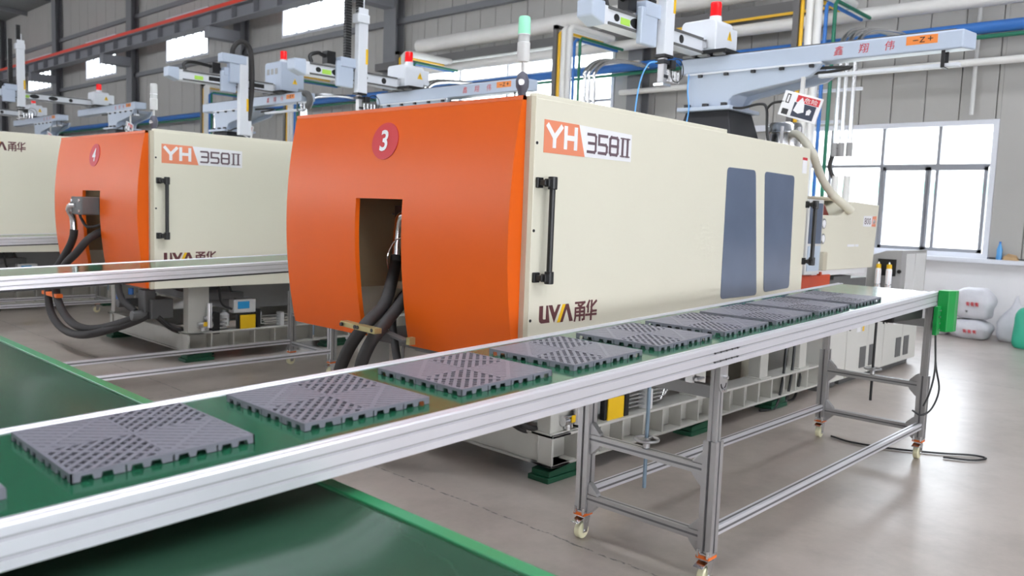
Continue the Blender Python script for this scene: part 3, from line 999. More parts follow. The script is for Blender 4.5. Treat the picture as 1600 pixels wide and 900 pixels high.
def machine(k, label, number, show_decal=True, hoses=True, logo_z=None, platen=6.93):
    root = thing('injection_machine', label, 'machine', (3, 2.75, 0), 'injection moulding machines in a row')
    P = 2.75
    # ---- front cover
    Y0, Y1, C0, C1, ZB, ZT, ZC = 2.787, 4.80, 3.612, 4.045, .705, 2.06, 1.536
    fr = MB()
    def piece(ya, yb, za, zb, n):
        zs = [za + (zb - za) * i / n for i in range(n + 1)]
        poly = [(fx(z), z) for z in zs] + [(fx(z) + .03, z) for z in reversed(zs)]
        fr.prism(poly, lambda u, v, yy: (u, yy, v), ya, yb)
    piece(Y0, C0, ZB, ZT, 22); piece(C1, Y1, ZB, ZT, 22); piece(C0, C1, ZC, ZT, 10)
    zs = [ZB + (ZT - ZB) * i / 22 for i in range(23)]
    for ya, yb in ((Y0, Y0 + .02), (Y1 - .02, Y1)):
        fr.prism([(fx(z) + .03, z) for z in zs] + [(3.06, ZT), (3.06, ZB)], lambda u, v, yy: (u, yy, v), ya, yb)
    fr.box(3.0, 3.06, Y0, Y1, ZT - .02, ZT)
    cover = fr.build('front_cover', ORANGE, root, smooth=30)
    ff = lambda u, v, d: (fx(v) - d, -u, v)
    if number:
        n = 36
        dsc = MB().prism([(-3.820 + .119 * math.cos(2 * math.pi * i / n), 1.866 + .106 * math.sin(2 * math.pi * i / n)) for i in range(n)], ff, .0, .004).build('number_disc', RED, root)
        w_ = .068 if number == '3' else .078
        text(number, -3.825 - w_ / 2, 1.808, w_, .122, ff, WHITE, 'number', dsc, .004, .006, bold=.02)
    # ---- near side guard door
    sd = MB().box(3.06, 6.25, P + .0, P + .05, .70, 2.055)
    sd.box(3.06, 4.95, P + .002, P + .05, 2.05, 2.078)
    door = sd.build('guard_door', CREAM, root, bevel=.004)
    MB().box(3.028, 3.06, P + .003, P + .037, .70, 2.06).build('door_edge', CREAM_D, door)
    def rounded(pts, r=.035, n=4):
        out = []
        m_ = len(pts)
        for i in range(m_):
            p, a_, b_ = Vector(pts[i]), Vector(pts[i - 1]), Vector(pts[(i + 1) % m_])
            da, db = (a_ - p).normalized() * r, (b_ - p).normalized() * r
            for j in range(n + 1):
                t = j / n
                out.append(tuple((p + da) * (1 - t) ** 2 + p * 2 * t * (1 - t) + (p + db) * t ** 2))
        return out
    for pts in ([(4.975, 1.835), (5.37, 1.837), (5.50, .955), (4.985, .953)], [(5.511, 1.837), (5.99, 1.832), (6.025, .985), (5.61, .97)]):
        MB().prism(rounded(pts), map_y(P), 0, .004).build('window_pane', TINT, door, bevel=.001)
    bar_handle(root, 3.09, 1.165, 1.64, P)
    bar_handle(root, 6.235, 1.185, 1.625, P)
    for z in (1.835, 1.40, .945):
        MB().cyl((3.075, P + .001, z), (3.075, P - .003, z), .008, 10).build('bolt', BLACK, door)
    if show_decal:
        decal_model(root)
    logo(root, 3.142 if logo_z is None else 3.47, .925 if logo_z is None else logo_z, s=1.03)
    sgn = MB().box(6.12, 6.20, P - .0015, P, 1.96, 1.98).build('red_label', RED, door)
    MB().box(6.12, 6.20, P - .001, P, 1.86, 1.96).build('white_label', WHITE, door)
    # small tape on the corner
    if number == '3':
        MB().box(2.992, 3.05, 2.793, 2.80, 1.87, 1.94).build('tape', TAPE, cover)
    # ---- rest of the guard
    MB().box(3.20, 6.25, P + .05, 4.80, 2.02, 2.045).build('roof_sheet', CREAM, root)  # stops short of the front; unseen gap added to light the interior
    MB().box(3.04, 6.25, 4.76, 4.80, .70, 2.05).build('rear_guard', CREAM, root)
    MB().box(6.22, 6.25, 2.82, 4.74, 1.1, 2.03).build('end_guard', CREAM, root)
    MB().box(3.08, 3.95, 4.735, 4.755, .92, 2.0).build('inner_bounce_sheet', INNER, root)  # added brown sheet; orange bounce and dimness put into its colour
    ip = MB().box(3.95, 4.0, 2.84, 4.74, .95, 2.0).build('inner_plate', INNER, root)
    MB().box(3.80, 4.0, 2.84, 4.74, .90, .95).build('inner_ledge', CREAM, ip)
    MB().box(3.72, 3.98, 3.2, 4.5, .62, .88).box(3.5, 3.98, 2.9, 4.7, .56, .62).build('tie_bar_support', DKGREY, root)
    for yy in (3.25, 4.35):
        MB().cyl((3.55, yy, 1.75), (4.0, yy, 1.75), .06, 18).build('tie_bar', CHROME, root, smooth=40)
    MB().box(6.28, platen, 3.3, 4.5, .5, 2.042).build('fixed_platen', CREAM, root, bevel=.01)
    # ---- bed and base frame
    MB().box(3.9, 6.9, 3.02, 4.62, .44, .70).build('bed', MIDGREY, root, bevel=.01)
    b = MB()
    for z in (.085, .252):
        b.box(3.40, 6.95, 2.84, 3.0, z, z + .016)
        b.box(3.40, 6.95, 4.55, 4.70, z, z + .016)
        b.box(3.40, 3.56, 2.84, 4.70, z, z + .016)
    b.box(3.40, 6.95, 2.94, 2.952, .1, .255).box(3.40, 6.95, 4.58, 4.60, .1, .255).box(3.415, 3.43, 2.86, 4.68, .1, .255)
    base = b.build('base_frame', BASEP, root, bevel=.003, seg=1)
    for k_ in range(17):
        x = 3.405 + k_ * .2205
        MB().box(x, x + .014, 2.846, 2.945, .1, .254).build('rib', BASEP, base)
    MB().box(3.401, 3.413, 2.845, 2.94, .1, .254).build('end_plate', BASEP, base)
    for x, w in ((3.42, .2), (4.95, .13), (5.9, .13), (6.6, .13)):
        for yy in (2.875, 4.56):
            MB().box(x, x + w, yy, yy + .1, .268, .70).build('post', BASEP, root, bevel=.003, seg=1)
            MB().box(x - .02, x + w + .02, yy - .02, yy + .115, .268, .276).build('foot_plate', BASEP, root)
    pd = 0
    for x in (3.52, 5.02, 6.22):
        for yy in (2.92, 4.62):
            q = MB().box(x - .14, x + .14, yy - .075, yy + .075, .0, .03)
            q.hexa([(x - .12, yy - .065, .03), (x + .12, yy - .065, .03), (x + .12, yy + .065, .03), (x - .12, yy + .065, .03),
                    (x - .12, yy - .065, .062), (x + .12, yy - .065, .085), (x + .12, yy + .065, .085), (x - .12, yy + .065, .062)])
            q.cyl((x + .12, yy, .04), (x + .17, yy, .04), .014, 8)
            q.build('levelling_mount', PADG, root, bevel=.004)
    # ---- lubrication unit, filters and pipes on the near side
    lub = MB().box(3.90, 4.10, 2.865, 2.90, .27, .41).build('meter_block', BLACK, root, bevel=.003)
    MB().box(3.925, 4.085, 2.857, 2.866, .268, .40).build('yellow_tag', YELLOW, lub, bevel=.002)
    bx = MB().box(3.87, 4.10, 2.88, 2.98, .42, .55).build('sensor_box', LGREY, root, bevel=.006)
    MB().box(3.91, 4.03, 2.876, 2.882, .46, .53).build('display', SCREEN, bx)
    for x in (3.80, 4.14):
        MB().lathe([(.0, .305), (.045, .305), (.045, .41), (.02, .43), (.02, .45), (0, .45)], (x, 2.93, 0), 14).build('oil_cup', CLEARL, root, smooth=40)
    m_ = MB().box(3.655, 3.72, 2.86, 2.97, .24, .44).build('manifold', BLACK, root, bevel=.004)
    for z in (.29, .33, .37):
        MB().cyl((3.72, 2.89, z), (3.80, 2.89, z), .011, 10).build('fitting', CHROME, m_, smooth=40)
    rg = MB().cyl((3.50, 2.86, .335), (3.64, 2.86, .335), .03, 14).cyl((3.55, 2.86, .335), (3.55, 2.86, .28), .022, 12).cyl((3.56, 2.86, .40), (3.64, 2.86, .40), .018, 12)
    rg = rg.build('air_regulator', CHROME, root, smooth=40)
    MB().box(3.545, 3.60, 2.826, 2.83, .325, .365).build('yellow_label', YELLOW, rg)
    MB().cyl((3.60, 2.83, .31), (3.60, 2.83, .54), .026, 14).build('filter', CHROME, root, smooth=40)
    pp = MB().box(4.10, 4.14, 2.86, 2.96, .25, .45).build('louvre_block', BLACK, root)
    for i, z in enumerate((.30, .325, .35, .375)):
        MB().tube([(4.14, 2.90, z), (4.50 + i * .04, 2.90, z), (4.56 + i * .05, 2.90, z + .015), (4.60 + i * .055, 2.90, z + .12), (4.60 + i * .055, 2.92, .56)], .008, 8, 4).build('steel_pipe', CHROME, root, smooth=60)
    MB().box(4.36, 4.40, 2.86, 2.94, .27, .40).build('pipe_clamp', LGREY, root)
    # dark hydraulic valve block at the front of the base
    vb = MB().box(3.14, 3.34, 3.0, 3.28, .40, .58).box(3.10, 3.2, 3.05, 3.2, .46, .66).box(3.2, 3.32, 3.3, 3.5, .46, .6)
    vb.cyl((3.0, 3.1, .43), (3.16, 3.1, .43), .045, 12).cyl((2.98, 3.35, .52), (3.24, 3.35, .52), .04, 12)
    vb.build('valve_block', DKGREY, root, bevel=.008)
    MB().cyl((3.02, 3.42, .55), (3.02, 3.42, .60), .024, 12).cyl((3.08, 3.3, .60), (3.08, 3.3, .66), .024, 12).build('blue_knob', PIPEB, root)
    dr = MB()
    dr.tube([(3.2, 3.0, .42), (3.35, 2.98, .30), (3.6, 3.0, .27), (3.9, 3.04, .33)], .016, 8, 6)
    dr.tube([(3.2, 3.1, .42), (3.4, 3.05, .26), (3.7, 3.05, .24), (3.9, 3.1, .30)], .016, 8, 6)
    dr.tube([(3.85, 2.95, .70), (3.92, 2.95, .55), (4.0, 2.95, .46), (3.88, 2.93, .47)], .01, 8, 6)
    dr.tube([(3.72, 2.9, .72), (3.76, 2.9, .52), (3.86, 2.9, .46)], .012, 8, 6)
    dr.build('small_hose', RUBBER, root, smooth=60)
    # ---- hydraulic hoses through the front slot
    if hoses == 'a':
        cy = MB().cyl((3.45, 3.75, 1.42), (3.96, 3.75, 1.42), .085, 20).box(3.30, 3.48, 3.66, 4.14, 1.345, 1.50).box(3.34, 3.4, 4.13, 4.22, 1.44, 1.45).build('ram_head', BLACK, root, bevel=.008)
        MB().tube([(3.32, 3.93, 1.44), (3.25, 4.0, 1.435), (3.25, 4.035, 1.35), (3.24, 4.035, 1.18)], .031, 14, 6).build('steel_elbow', CHROME, root, smooth=60)
        hA = [(3.24, 4.035, 1.19), (3.22, 4.02, 1.13), (3.10, 3.90, 1.045), (2.95, 3.775, .93), (2.77, 3.72, .82), (2.75, 3.84, .67), (2.75, 3.93, .50), (2.78, 3.95, .33), (2.9, 3.75, .21), (3.08, 3.4, .30), (3.2, 3.2, .46)]
        hB = [(3.6, 3.86, 1.2), (3.35, 3.80, 1.09), (3.15, 3.77, 1.0), (3.0, 3.715, .91), (2.84, 3.655, .815), (2.76, 3.66, .72), (2.75, 3.72, .58), (2.77, 3.72, .42), (2.88, 3.58, .27), (3.1, 3.35, .32), (3.2, 3.15, .46)]
        MB().tube(hA, .036, 14, 7).build('hydraulic_hose', RUBBER, root, smooth=60)
        MB().tube(hB, .036, 14, 7).build('hydraulic_hose', RUBBER, root, smooth=60)
        MB().tube([(3.6, 4.1, 1.12), (3.45, 4.12, 1.0), (3.2, 4.0, .85), (3.06, 3.80, .66), (3.0, 3.66, .52), (2.95, 3.5, .42), (3.15, 3.3, .45)], .024, 12, 6).build('hydraulic_hose', RUBBER, root, smooth=60)
        MB().tube([(3.22, 3.96, 1.31), (3.2, 4.02, 1.27), (3.18, 4.05, 1.17), (3.14, 3.96, 1.07), (3.06, 3.83, 1.01)], .004, 6, 6).build('safety_wire', CHROME, root)
        d = Vector((0, -.33, -.005)).normalized()
        clp = MB().bar((2.735, 3.865, .825), (2.725, 3.535, .82), .05, .03).build('hose_clamp', BRASS, root, bevel=.003)
        for yy in (3.845, 3.715, 3.69, 3.56):
            MB().cyl((2.72, yy, .823), (2.698, yy, .823), .011, 8).build('bolt', BLACK, clp)
        MB().bar((2.90, 3.82, .80), (2.86, 3.46, .765), .05, .012).build('clamp_strap', DKGREY, clp)
        MB().box(2.86, 2.90, 3.43, 3.46, .745, .785).build('strap_end', BRASS, clp)
        MB().tube([(2.88, 3.46, .745), (2.88, 3.50, .735), (2.88, 3.51, .69), (2.88, 3.51, .6)], .009, 8, 4).build('grease_fitting', DKGREY, clp)
    elif hoses == 'b':
        cy = MB().cyl((2.85, 3.80, 1.405), (3.96, 3.80, 1.405), .062, 18).box(2.79, 2.95, 3.66, 3.93, 1.31, 1.475).build('ram_head', DKGREY, root, bevel=.01)
        for z in (1.345, 1.44):
            for yy in (3.70, 3.89):
                MB().cyl((2.79, yy, z), (2.775, yy, z), .014, 8).build('bolt', CHROME, cy)
        MB().tube([(2.80, 3.80, 1.40), (2.79, 3.90, 1.393), (2.81, 4.03, 1.35), (2.86, 4.085, 1.27), (2.87, 4.09, 1.14)], .032, 14, 6).build('steel_elbow', CHROME, root, smooth=60)
        MB().tube([(2.87, 4.09, 1.16), (2.865, 4.10, 1.09), (2.86, 4.19, .99), (2.82, 4.32, .83), (2.77, 4.46, .66), (2.75, 4.46, .52), (2.75, 4.37, .32), (2.75, 4.04, .21), (2.75, 3.56, .22), (2.90, 3.35, .28), (3.05, 3.12, .38), (3.2, 3.08, .46)], .036, 14, 7).build('hydraulic_hose', RUBBER, root, smooth=60)
        MB().tube([(3.5, 3.85, 1.28), (3.2, 3.78, 1.22), (3.0, 3.71, 1.165), (2.85, 3.66, 1.09), (2.78, 3.79, .95), (2.74, 3.93, .845), (2.73, 4.12, .68), (2.75, 4.23, .53), (2.75, 4.02, .36), (2.76, 3.70, .28), (2.86, 3.48, .28), (3.02, 3.15, .39), (3.2, 3.12, .47)], .036, 14, 7).build('hydraulic_hose', RUBBER, root, smooth=60)
        MB().tube([(2.84, 3.86, 1.32), (2.85, 3.84, 1.27), (2.86, 3.72, 1.20), (2.95, 3.66, 1.22), (3.1, 3.70, 1.26)], .013, 8, 6).build('small_hose', RUBBER, root, smooth=60)
        MB().tube([(3.05, 3.35, .85), (3.0, 3.38, .72), (3.0, 3.30, .56), (3.06, 3.16, .46)], .03, 12, 6).build('hydraulic_hose', RUBBER, root, smooth=60)
        MB().box(2.72, 2.78, 4.14, 4.56, .50, .535).build('hose_clamp', ORPAD, root, bevel=.004)
    # ---- signal tower
    lit = number == '3'
    c = (3.13, 2.915, 0)
    tw = MB().lathe([(0, 2.045), (.024, 2.045), (.022, 2.10), (.033, 2.125), (.035, 2.155), (.024, 2.19), (.014, 2.20), (0, 2.20)], c, 18).build('tower_joint', mat('slate_grey_plastic', (.10, .10, .13), .45), root, smooth=35)
    MB().cyl((3.09, 2.885, 2.143), (3.105, 2.896, 2.143), .016, 14).build('pivot_bolt', CHROME, tw, smooth=40)
    MB().cyl((3.13, 2.915, 2.19), (3.13, 2.915, 2.26), .0095, 12).build('tower_pole', LGREY, root, smooth=40)
    MB().lathe([(0, 2.25), (.030, 2.25), (.033, 2.262), (.033, 2.345), (.030, 2.348), (0, 2.348)], c, 20).build('tower_base', LGREY, root, smooth=40)
    l1 = MB().lathe([(0, 2.348), (.030, 2.348), (.030, 2.383), (0, 2.383)], c, 20).build('lamp_segment', CLEARL, root, smooth=40)
    MB().lathe([(0, 2.383), (.032, 2.383), (.032, 2.387), (0, 2.387)], c, 20).build('white_ring', WHITE, root, smooth=40)
    l2 = MB().lathe([(0, 2.387), (.0315, 2.387), (.0315, 2.425), (.031, 2.427), (.031, 2.465), (.027, 2.475), (0, 2.475)], c, 20).build('lamp_segment', GREENL if lit else CLEARL, root, smooth=40)
    # ---- injection end
    ic = MB().prism([(6.96, 1.07), (8.30, 1.07), (8.36, 1.675), (7.72, 1.69), (7.42, 1.555), (6.96, 1.555)], map_y(2.95), -1.35, 0).build('injection_cover', CREAM, root, bevel=.004)
    MB().prism([(6.98, 1.556), (7.41, 1.556), (7.30, 1.65), (6.98, 1.66)], map_y(3.05), -.5, 0).build('throat_cover', mat('dark_red_paint', (.16, .02, .015), .5), root)
    for z in (1.48, 1.35):
        gz = MB().cyl((7.02, 2.95, z), (7.02, 2.925, z), .045, 20).build('pressure_gauge', CHROME, root, smooth=40)
        MB().cyl((7.02, 2.926, z), (7.02, 2.922, z), .033, 20).build('gauge_face', WHITE, gz)
    fm = map_y(2.95)
    wl = MB().prism([(7.98, 1.465), (7.98, 1.565), (8.27, 1.57), (8.27, 1.465)], fm, 0, .002).build('model_decal', WHITE, root)
    MB().prism([(8.19, 1.468), (8.205, 1.565), (8.31, 1.568), (8.295, 1.465)], fm, 0, .003).build('red_field', SALMON, wl)
    text('800', 8.0, 1.485, .165, .062, fm, LET_D, 'lettering', wl, .002, .003, bold=.01)
    text('M', 8.215, 1.488, .065, .05, fm, WHITE, 'lettering', wl, .002, .004, bold=.02)
    MB().prism([(7.63, 1.275), (7.63, 1.297), (7.80, 1.297), (7.80, 1.275)], fm, 0, .002).prism([(7.82, 1.275), (7.82, 1.297), (7.90, 1.297), (7.90, 1.275)], fm, 0, .002).build('white_label', WHITE, root)
    MB().box(6.96, 8.2, 2.98, 4.2, 1.02, 1.07).build('guard_tray', WHITE, root)
    MB().box(6.66, 7.32, 2.96, 4.1, .80, 1.03).build('carriage', REDBOX, root, bevel=.004)
    MB().box(7.34, 8.3, 3.0, 4.1, .88, .97).box(7.5, 7.9, 3.0, 3.1, .97, 1.0).build('slide_rail', DKGREY, root)
    hm = MB().box(6.63, 6.93, 2.90, 2.98, 1.05, 1.68).build('control_panel', LGREY, root, bevel=.006)
    MB().box(6.66, 6.90, 2.893, 2.902, 1.31, 1.65).build('display', TINT, hm)
    MB().box(6.66, 6.90, 2.893, 2.902, 1.08, 1.29).build('keypad', mat('pale_blue_keypad', (.5, .58, .68), .4), hm)
    MB().box(6.90, 6.99, 2.86, 2.95, 1.08, 1.24).build('teach_box', CREAM_D, hm, bevel=.01)
    MB().cyl((6.97, 2.93, 1.05), (6.97, 2.90, 1.05), .018, 12).build('stop_button', REDBOX, hm)
    MB().box(6.9, 8.3, 3.55, 4.3, .0, .88).build('injection_base', CREAM, root)
    if platen < 7:      # hopper, loader hose and its plate
        # hopper
        hc = (7.19, 3.42, 0)
        hp = MB().lathe([(0, 1.66), (.06, 1.66), (.06, 1.8), (.15, 2.02), (.15, 2.345), (.135, 2.37), (0, 2.375)], hc, 22).build('hopper', CHROME, root, smooth=40)
        ck = MB()
        for i in range(6):
            a = i * 1.047 + .3
            ck.bar((hc[0] + .158 * math.cos(a), hc[1] + .158 * math.sin(a), 2.07), (hc[0] + .158 * math.cos(a), hc[1] + .158 * math.sin(a), 2.33), .02, .02)
        ck.build('clip', WHITE, hp)
        MB().torus((hc[0], hc[1], 2.28), .152, .009, 'z').torus((hc[0], hc[1], 2.10), .152, .009, 'z').build('ring', CHROME, hp, smooth=40)
        MB().tube([(7.19, 3.38, 2.27), (7.0, 3.2, 2.24), (6.97, 3.06, 2.10), (7.08, 3.05, 1.98), (7.21, 3.05, 1.87), (7.40, 3.02, 1.73)], .036, 14, 8).build('suction_hose', HOSEB, root, smooth=60)
        MB().cyl((7.38, 3.025, 1.745), (7.57, 2.915, 1.60), .04, 14).build('hose_lance', CREAM, root, smooth=40)
        MB().lathe([(0, 1.692), (.29, 1.692), (.30, 1.71), (.29, 1.728), (0, 1.728)], (7.66, 3.42, 0), 24).build('hopper_plate', CREAM_D, root, smooth=30)
    root.location.y += 4.37 * k
    return root

m3 = machine(0, 'big injection machine with orange front and a red disc numbered 3', '3', True, 'a')
m4 = machine(1, 'injection machine with orange front and a red disc numbered 4', '4', True, 'b')
m5 = machine(2, 'injection machine at the far left showing only its cream side', None, False, None, logo_z=1.87, platen=7.56)
m5.location.x -= .6
m5.scale.z = 1.07

# ------------------------------------------------------------------ take-out robots
def robot(k, label, ya, yb, yc, dz=0.0, xl=4.95, ax=5.65, ab=2.78, at=3.72, style='a', support=2.045):
    root = thing('takeout_robot', label, 'robot', (6.6, 3.8, support), 'take-out robots on the machines')
    z = dz
    # black stand and casting
    st = MB()
    st.hexa([(6.36, 3.48, support), (6.94, 3.48, support), (6.94, 4.10, support), (6.36, 4.10, support),
             (6.44, 3.58, 2.42 + z), (6.86, 3.58, 2.42 + z), (6.86, 4.0, 2.42 + z), (6.44, 4.0, 2.42 + z)])
    stand = st.build('stand', mat('black_painted_steel', (.02, .02, .024), .4), root, bevel=.012)
    MB().box(6.38, 6.92, 3.54, 4.06, 2.418 + z, 2.452 + z).build('flange', ROBOT, root, bevel=.006)
    for yy in (3.62, 3.80, 3.98):
        MB().box(6.405, 6.445, yy - .022, yy + .022, 2.452 + z, 2.48 + z).build('bolt', BLACK, root)
    arc = [(4.02, 2.75), (3.99, 2.45), (3.60, 2.45), (3.595, 2.50), (3.56, 2.535), (3.48, 2.555), (3.0, 2.625), (2.90, 2.645), (2.84, 2.685), (2.80, 2.74), (2.80, 2.75)]
    MB().prism([(-yy, zz + z) for yy, zz in arc], lambda u, v, d: (d, -u, v), 6.455, 6.50).prism([(-yy, zz + z) for yy, zz in arc], lambda u, v, d: (d, -u, v), 6.80, 6.84).prism(
        [(-yy, zz + z) for yy, zz in [(4.0, 2.748), (3.97, 2.46), (3.66, 2.46), (3.60, 2.57), (2.95, 2.70), (2.9, 2.748)]], lambda u, v, d: (d, -u, v), 6.50, 6.80).build('bracket_casting', ROBOT, root, bevel=.01)
    MB().box(6.435, 6.455, 2.80, 4.02, 2.735 + z, 2.75 + z).build('ledge', ROBOTW, root)
    for q in range(5):
        MB().box(6.43, 6.455, 2.86 + q * .25, 2.895 + q * .25, 2.712 + z, 2.735 + z).build('bolt', BLACK, root)
    # long beam
    MB().hexa([(6.45, ya + .03, 2.75 + z), (6.66, ya, 2.765 + z), (6.66, yb, 2.75 + z), (6.45, yb, 2.75 + z),
               (6.45, ya + .03, 2.885 + z), (6.66, ya, 2.885 + z), (6.66, yb, 2.885 + z), (6.45, yb, 2.885 + z)]).build('beam', ROBOT, root, bevel=.012)
    for xr in (6.49, 6.58):
        MB().box(xr, xr + .04, ya + .1, yb - .05, 2.885 + z, 2.90 + z).build('linear_rail', DKGREY, root)
    fm = map_x(6.45)
    s0 = ya + .20
    lab = MB().prism([(-s0 - .215, 2.805 + z), (-s0, 2.805 + z), (-s0, 2.868 + z), (-s0 - .215, 2.868 + z)], fm, 0, .0015).build('axis_label', ORLET, root)
    L = MB()
    for pts in ([(-s0 - .165, 2.835), (-s0 - .135, 2.835)], [(-s0 - .118, 2.853), (-s0 - .09, 2.853), (-s0 - .118, 2.820), (-s0 - .09, 2.820)], [(-s0 - .063, 2.84), (-s0 - .035, 2.84)], [(-s0 - .049, 2.854), (-s0 - .049, 2.826)]):
        L.stroke([(u, v + z) for u, v in pts], .006, fm, .0015, .003)
    L.build('lettering', BLACK, lab)
    for q, ch in enumerate('\u946b\u7fd4\u4f1f'):
        text(ch, -(ya + .915 - .19 * q) - .035, 2.785 + z, .07, .07, fm, RED, 'lettering', root, 0, .002, shear=.12)
    # hanging rail below the beam
    MB().box(6.49, 6.55, ya + .06, 2.84 + (ya - 1.76), 2.635 + z, 2.662 + z).build('hanging_rail', ROBOTW, root, bevel=.003)
    MB().box(6.47, 6.475, ya + .15, ya + .175, 2.635 + z, 2.752 + z).box(6.56, 6.565, ya + .15, ya + .175, 2.635 + z, 2.752 + z).box(6.47, 6.565, ya + .15, ya + .175, 2.63 + z, 2.637 + z).build('strap', BLACK, root)
    MB().tube([(6.52, 2.55 + ya - 1.0 + .22, 2.735 + z), (6.50, 2.62 + ya - 1.76, 2.70 + z), (6.50, 2.75 + ya - 1.76, 2.675 + z), (6.50, 2.95 + ya - 1.76, 2.672 + z)], .012, 8, 5).build('black_hose', BLACK, root)
    # travelling head
    MB().box(6.38, 6.82, yc - .29, yc + .22, 2.902 + z, 2.93 + z).build('slide_plate', BLACK, root)
    for q in range(3):
        MB().box(6.40, 6.46, yc - .25 + q * .15, yc - .16 + q * .15, 2.886 + z, 2.915 + z).build('slide_block', MIDGREY, root)
    if style == 'a':
        h, hw_ = .27, .175
    else:
        h, hw_ = .42, .22
    pts = [(-hw_, 0), (hw_, 0), (hw_, h - .05)] + [(hw_ - .05 + .05 * math.cos(a), h - .05 + .05 * math.sin(a)) for a in (.4, .8, 1.2)] + \
          [(-hw_ + .05 - .05 * math.sin(a), h - .05 + .05 * math.cos(a)) for a in (.0, .4, .8, 1.2)] + [(-hw_, h - .05)]
    hd = MB().prism(pts, lambda u, v, d: (d, yc + u, 2.93 + z + v), 6.41, 6.70).box(6.69, 6.80, yc - hw_ + .01, yc + hw_, 2.98 + z, 2.93 + z + h - .04)
    head = hd.build('drive_housing', ROBOTW if style == 'a' else ROBOT, root, bevel=.012)
    fy = map_y(yc - hw_)
    tri = MB().prism([(6.60, 3.045 + z), (6.68, 3.045 + z), (6.64, 3.125 + z)], fy, 0, .002).build('warning_triangle', YELLOW, root)
    MB().stroke([(6.64, 3.10 + z), (6.64, 3.07 + z)], .008, fy, .002, .003).stroke([(6.64, 3.057 + z), (6.64, 3.055 + z)], .006, fy, .002, .003).build('mark', BLACK, tri)
    MB().box(6.385, 6.41, yc - .10, yc - .055, 2.95 + z, 3.02 + z).build('connector', CHROME, head)
    if style == 'b':
        for q in range(3):
            MB().box(6.404, 6.411, yc - .13 + q * .11, yc - .07 + q * .11, 3.17 + z, 3.25 + z).build('vent', GREYP, head)
    bc = (6.53, yc - .09, 2.93 + z + h)
    MB().lathe([(0, -.005), (.055, -.005), (.052, .03), (.05, .04), (0, .04)], bc, 20).build('beacon_base', ROBOTW, root, smooth=40)
    MB().lathe([(0, .04), (.048, .04), (.048, .145), (.043, .16), (0, .163)], bc, 20).build('beacon', BEACON, root, smooth=40)
    # kick beam
    k0, k1 = yc - .06, yc + .07
    xb = MB().box(xl, 6.41, k0, k1, 2.90 + z, 3.04 + z)
    kb = xb.build('kick_beam', ROBOTW, root, bevel=.006)
    MB().hexa([(xl - .14, k0 - .01, 2.935 + z), (xl + .005, k0 - .02, 2.885 + z), (xl + .005, k1 + .02, 2.885 + z), (xl - .14, k1 + .01, 2.935 + z),
               (xl - .14, k0 - .01, 3.055 + z), (xl + .005, k0 - .02, 3.06 + z), (xl + .005, k1 + .02, 3.06 + z), (xl - .14, k1 + .01, 3.055 + z)]).build('end_cap', ROBOT, root, bevel=.012)
    for zr in (3.018, 2.905):
        MB().box(xl + .06, 6.38, k0 - .014, k0, zr + z, zr + .018 + z).build('linear_rail', DKGREY, kb)
    if style == 'a':
        spec_ = [(xl + .17, .035, .028), (xl + .245, .012, .012), (xl + .43, .085, .04), (xl + 1.08, .035, .035), (xl + .76, .085, .04)]
        for cx, rx, rz in spec_:
            MB().prism([(cx + rx * math.cos(2 * math.pi * i / 20), 2.971 + z + rz * math.sin(2 * math.pi * i / 20)) for i in range(20)], map_y(k0), 0, .0015).build('opening', BLACK, kb)
    else:
        for cx in (xl + .55, xl + .85, xl + 1.15):
            MB().prism([(cx - .13, 2.945 + z), (cx + .1, 2.945 + z), (cx + .1, 3.0 + z), (cx - .13, 3.0 + z)], map_y(k0), 0, .0015).build('opening', BLACK, kb)
    MB().prism([(xl + .22, 2.935 + z), (xl + .34, 2.935 + z), (xl + .34, 2.985 + z), (xl + .22, 2.985 + z)], map_y(k0), 0, .0025).build('lime_label', LIME, kb)
    MB().tube([(xl + .12, yc, 3.05 + z), (xl + .10, yc, 3.12 + z), (xl + .2, yc, 3.165 + z), (ax - .35, yc, 3.15 + z), (ax - .12, yc, 3.12 + z)], .022, 8, 5).build('cable_chain', BLACK, root)
    # carriage block and vertical arm
    y1 = k0 - .012
    cb = MB().box(ax - .24, ax - .02, y1 - .05, y1, 2.82 + z, 3.10 + z).box(ax - .20, ax + .06, y1 - .06, y1 + .05, 3.04 + z, 3.15 + z)
    carriage = cb.build('carriage', ROBOT, root, bevel=.01)
    MB().box(ax - .33, ax - .22, y1 + .02, y1 + .12, 3.06 + z, 3.2 + z).build('servo_motor', BLACK, carriage)
    arm = MB().box(ax, ax + .13, y1 - .11, y1 - .03, ab, at).build('vertical_arm', ROBOTW, root, bevel=.006)
    MB().box(ax + .10, ax + .132, y1 - .1115, y1 - .1095, ab + .33, ab + .5).build('yellow_label', YELLOW, arm)
    if style == 'a':
        cc = MB()
        for q in range(28):
            cc.cbox((ax - .10, y1 - .03, 3.16 + z + q * .03), .075, .05, .024)
        cc.build('cable_chain', BLACK, root)['kind'] = 'stuff'
        cc = MB()
        for q in range(12):
            cc.cbox((ax + .03, y1 - .07, at - .07 + q * .03), .07, .05, .024)
        cc.build('cable_chain', BLACK, root)['kind'] = 'stuff'
        MB().box(ax - .03, ax + .135, y1 - .13, y1 - .02, at - .17, at - .07).box(ax + .07, ax + .09, y1 - .09, y1 - .06, at - .07, at + .12).build('arm_clamp', ROBOTW, arm, bevel=.008)
        # wrist and gripper
        MB().box(ax - .01, ax + .12, y1 - .12, y1 - .02, ab - .02, ab).build('wrist_plate', BLACK, root)
        w = MB().box(ax + .02, ax + .07, y1 - .10, y1 - .04, ab - .22, ab - .02)
        wr = w.build('wrist', ALU_L, root, bevel=.006)
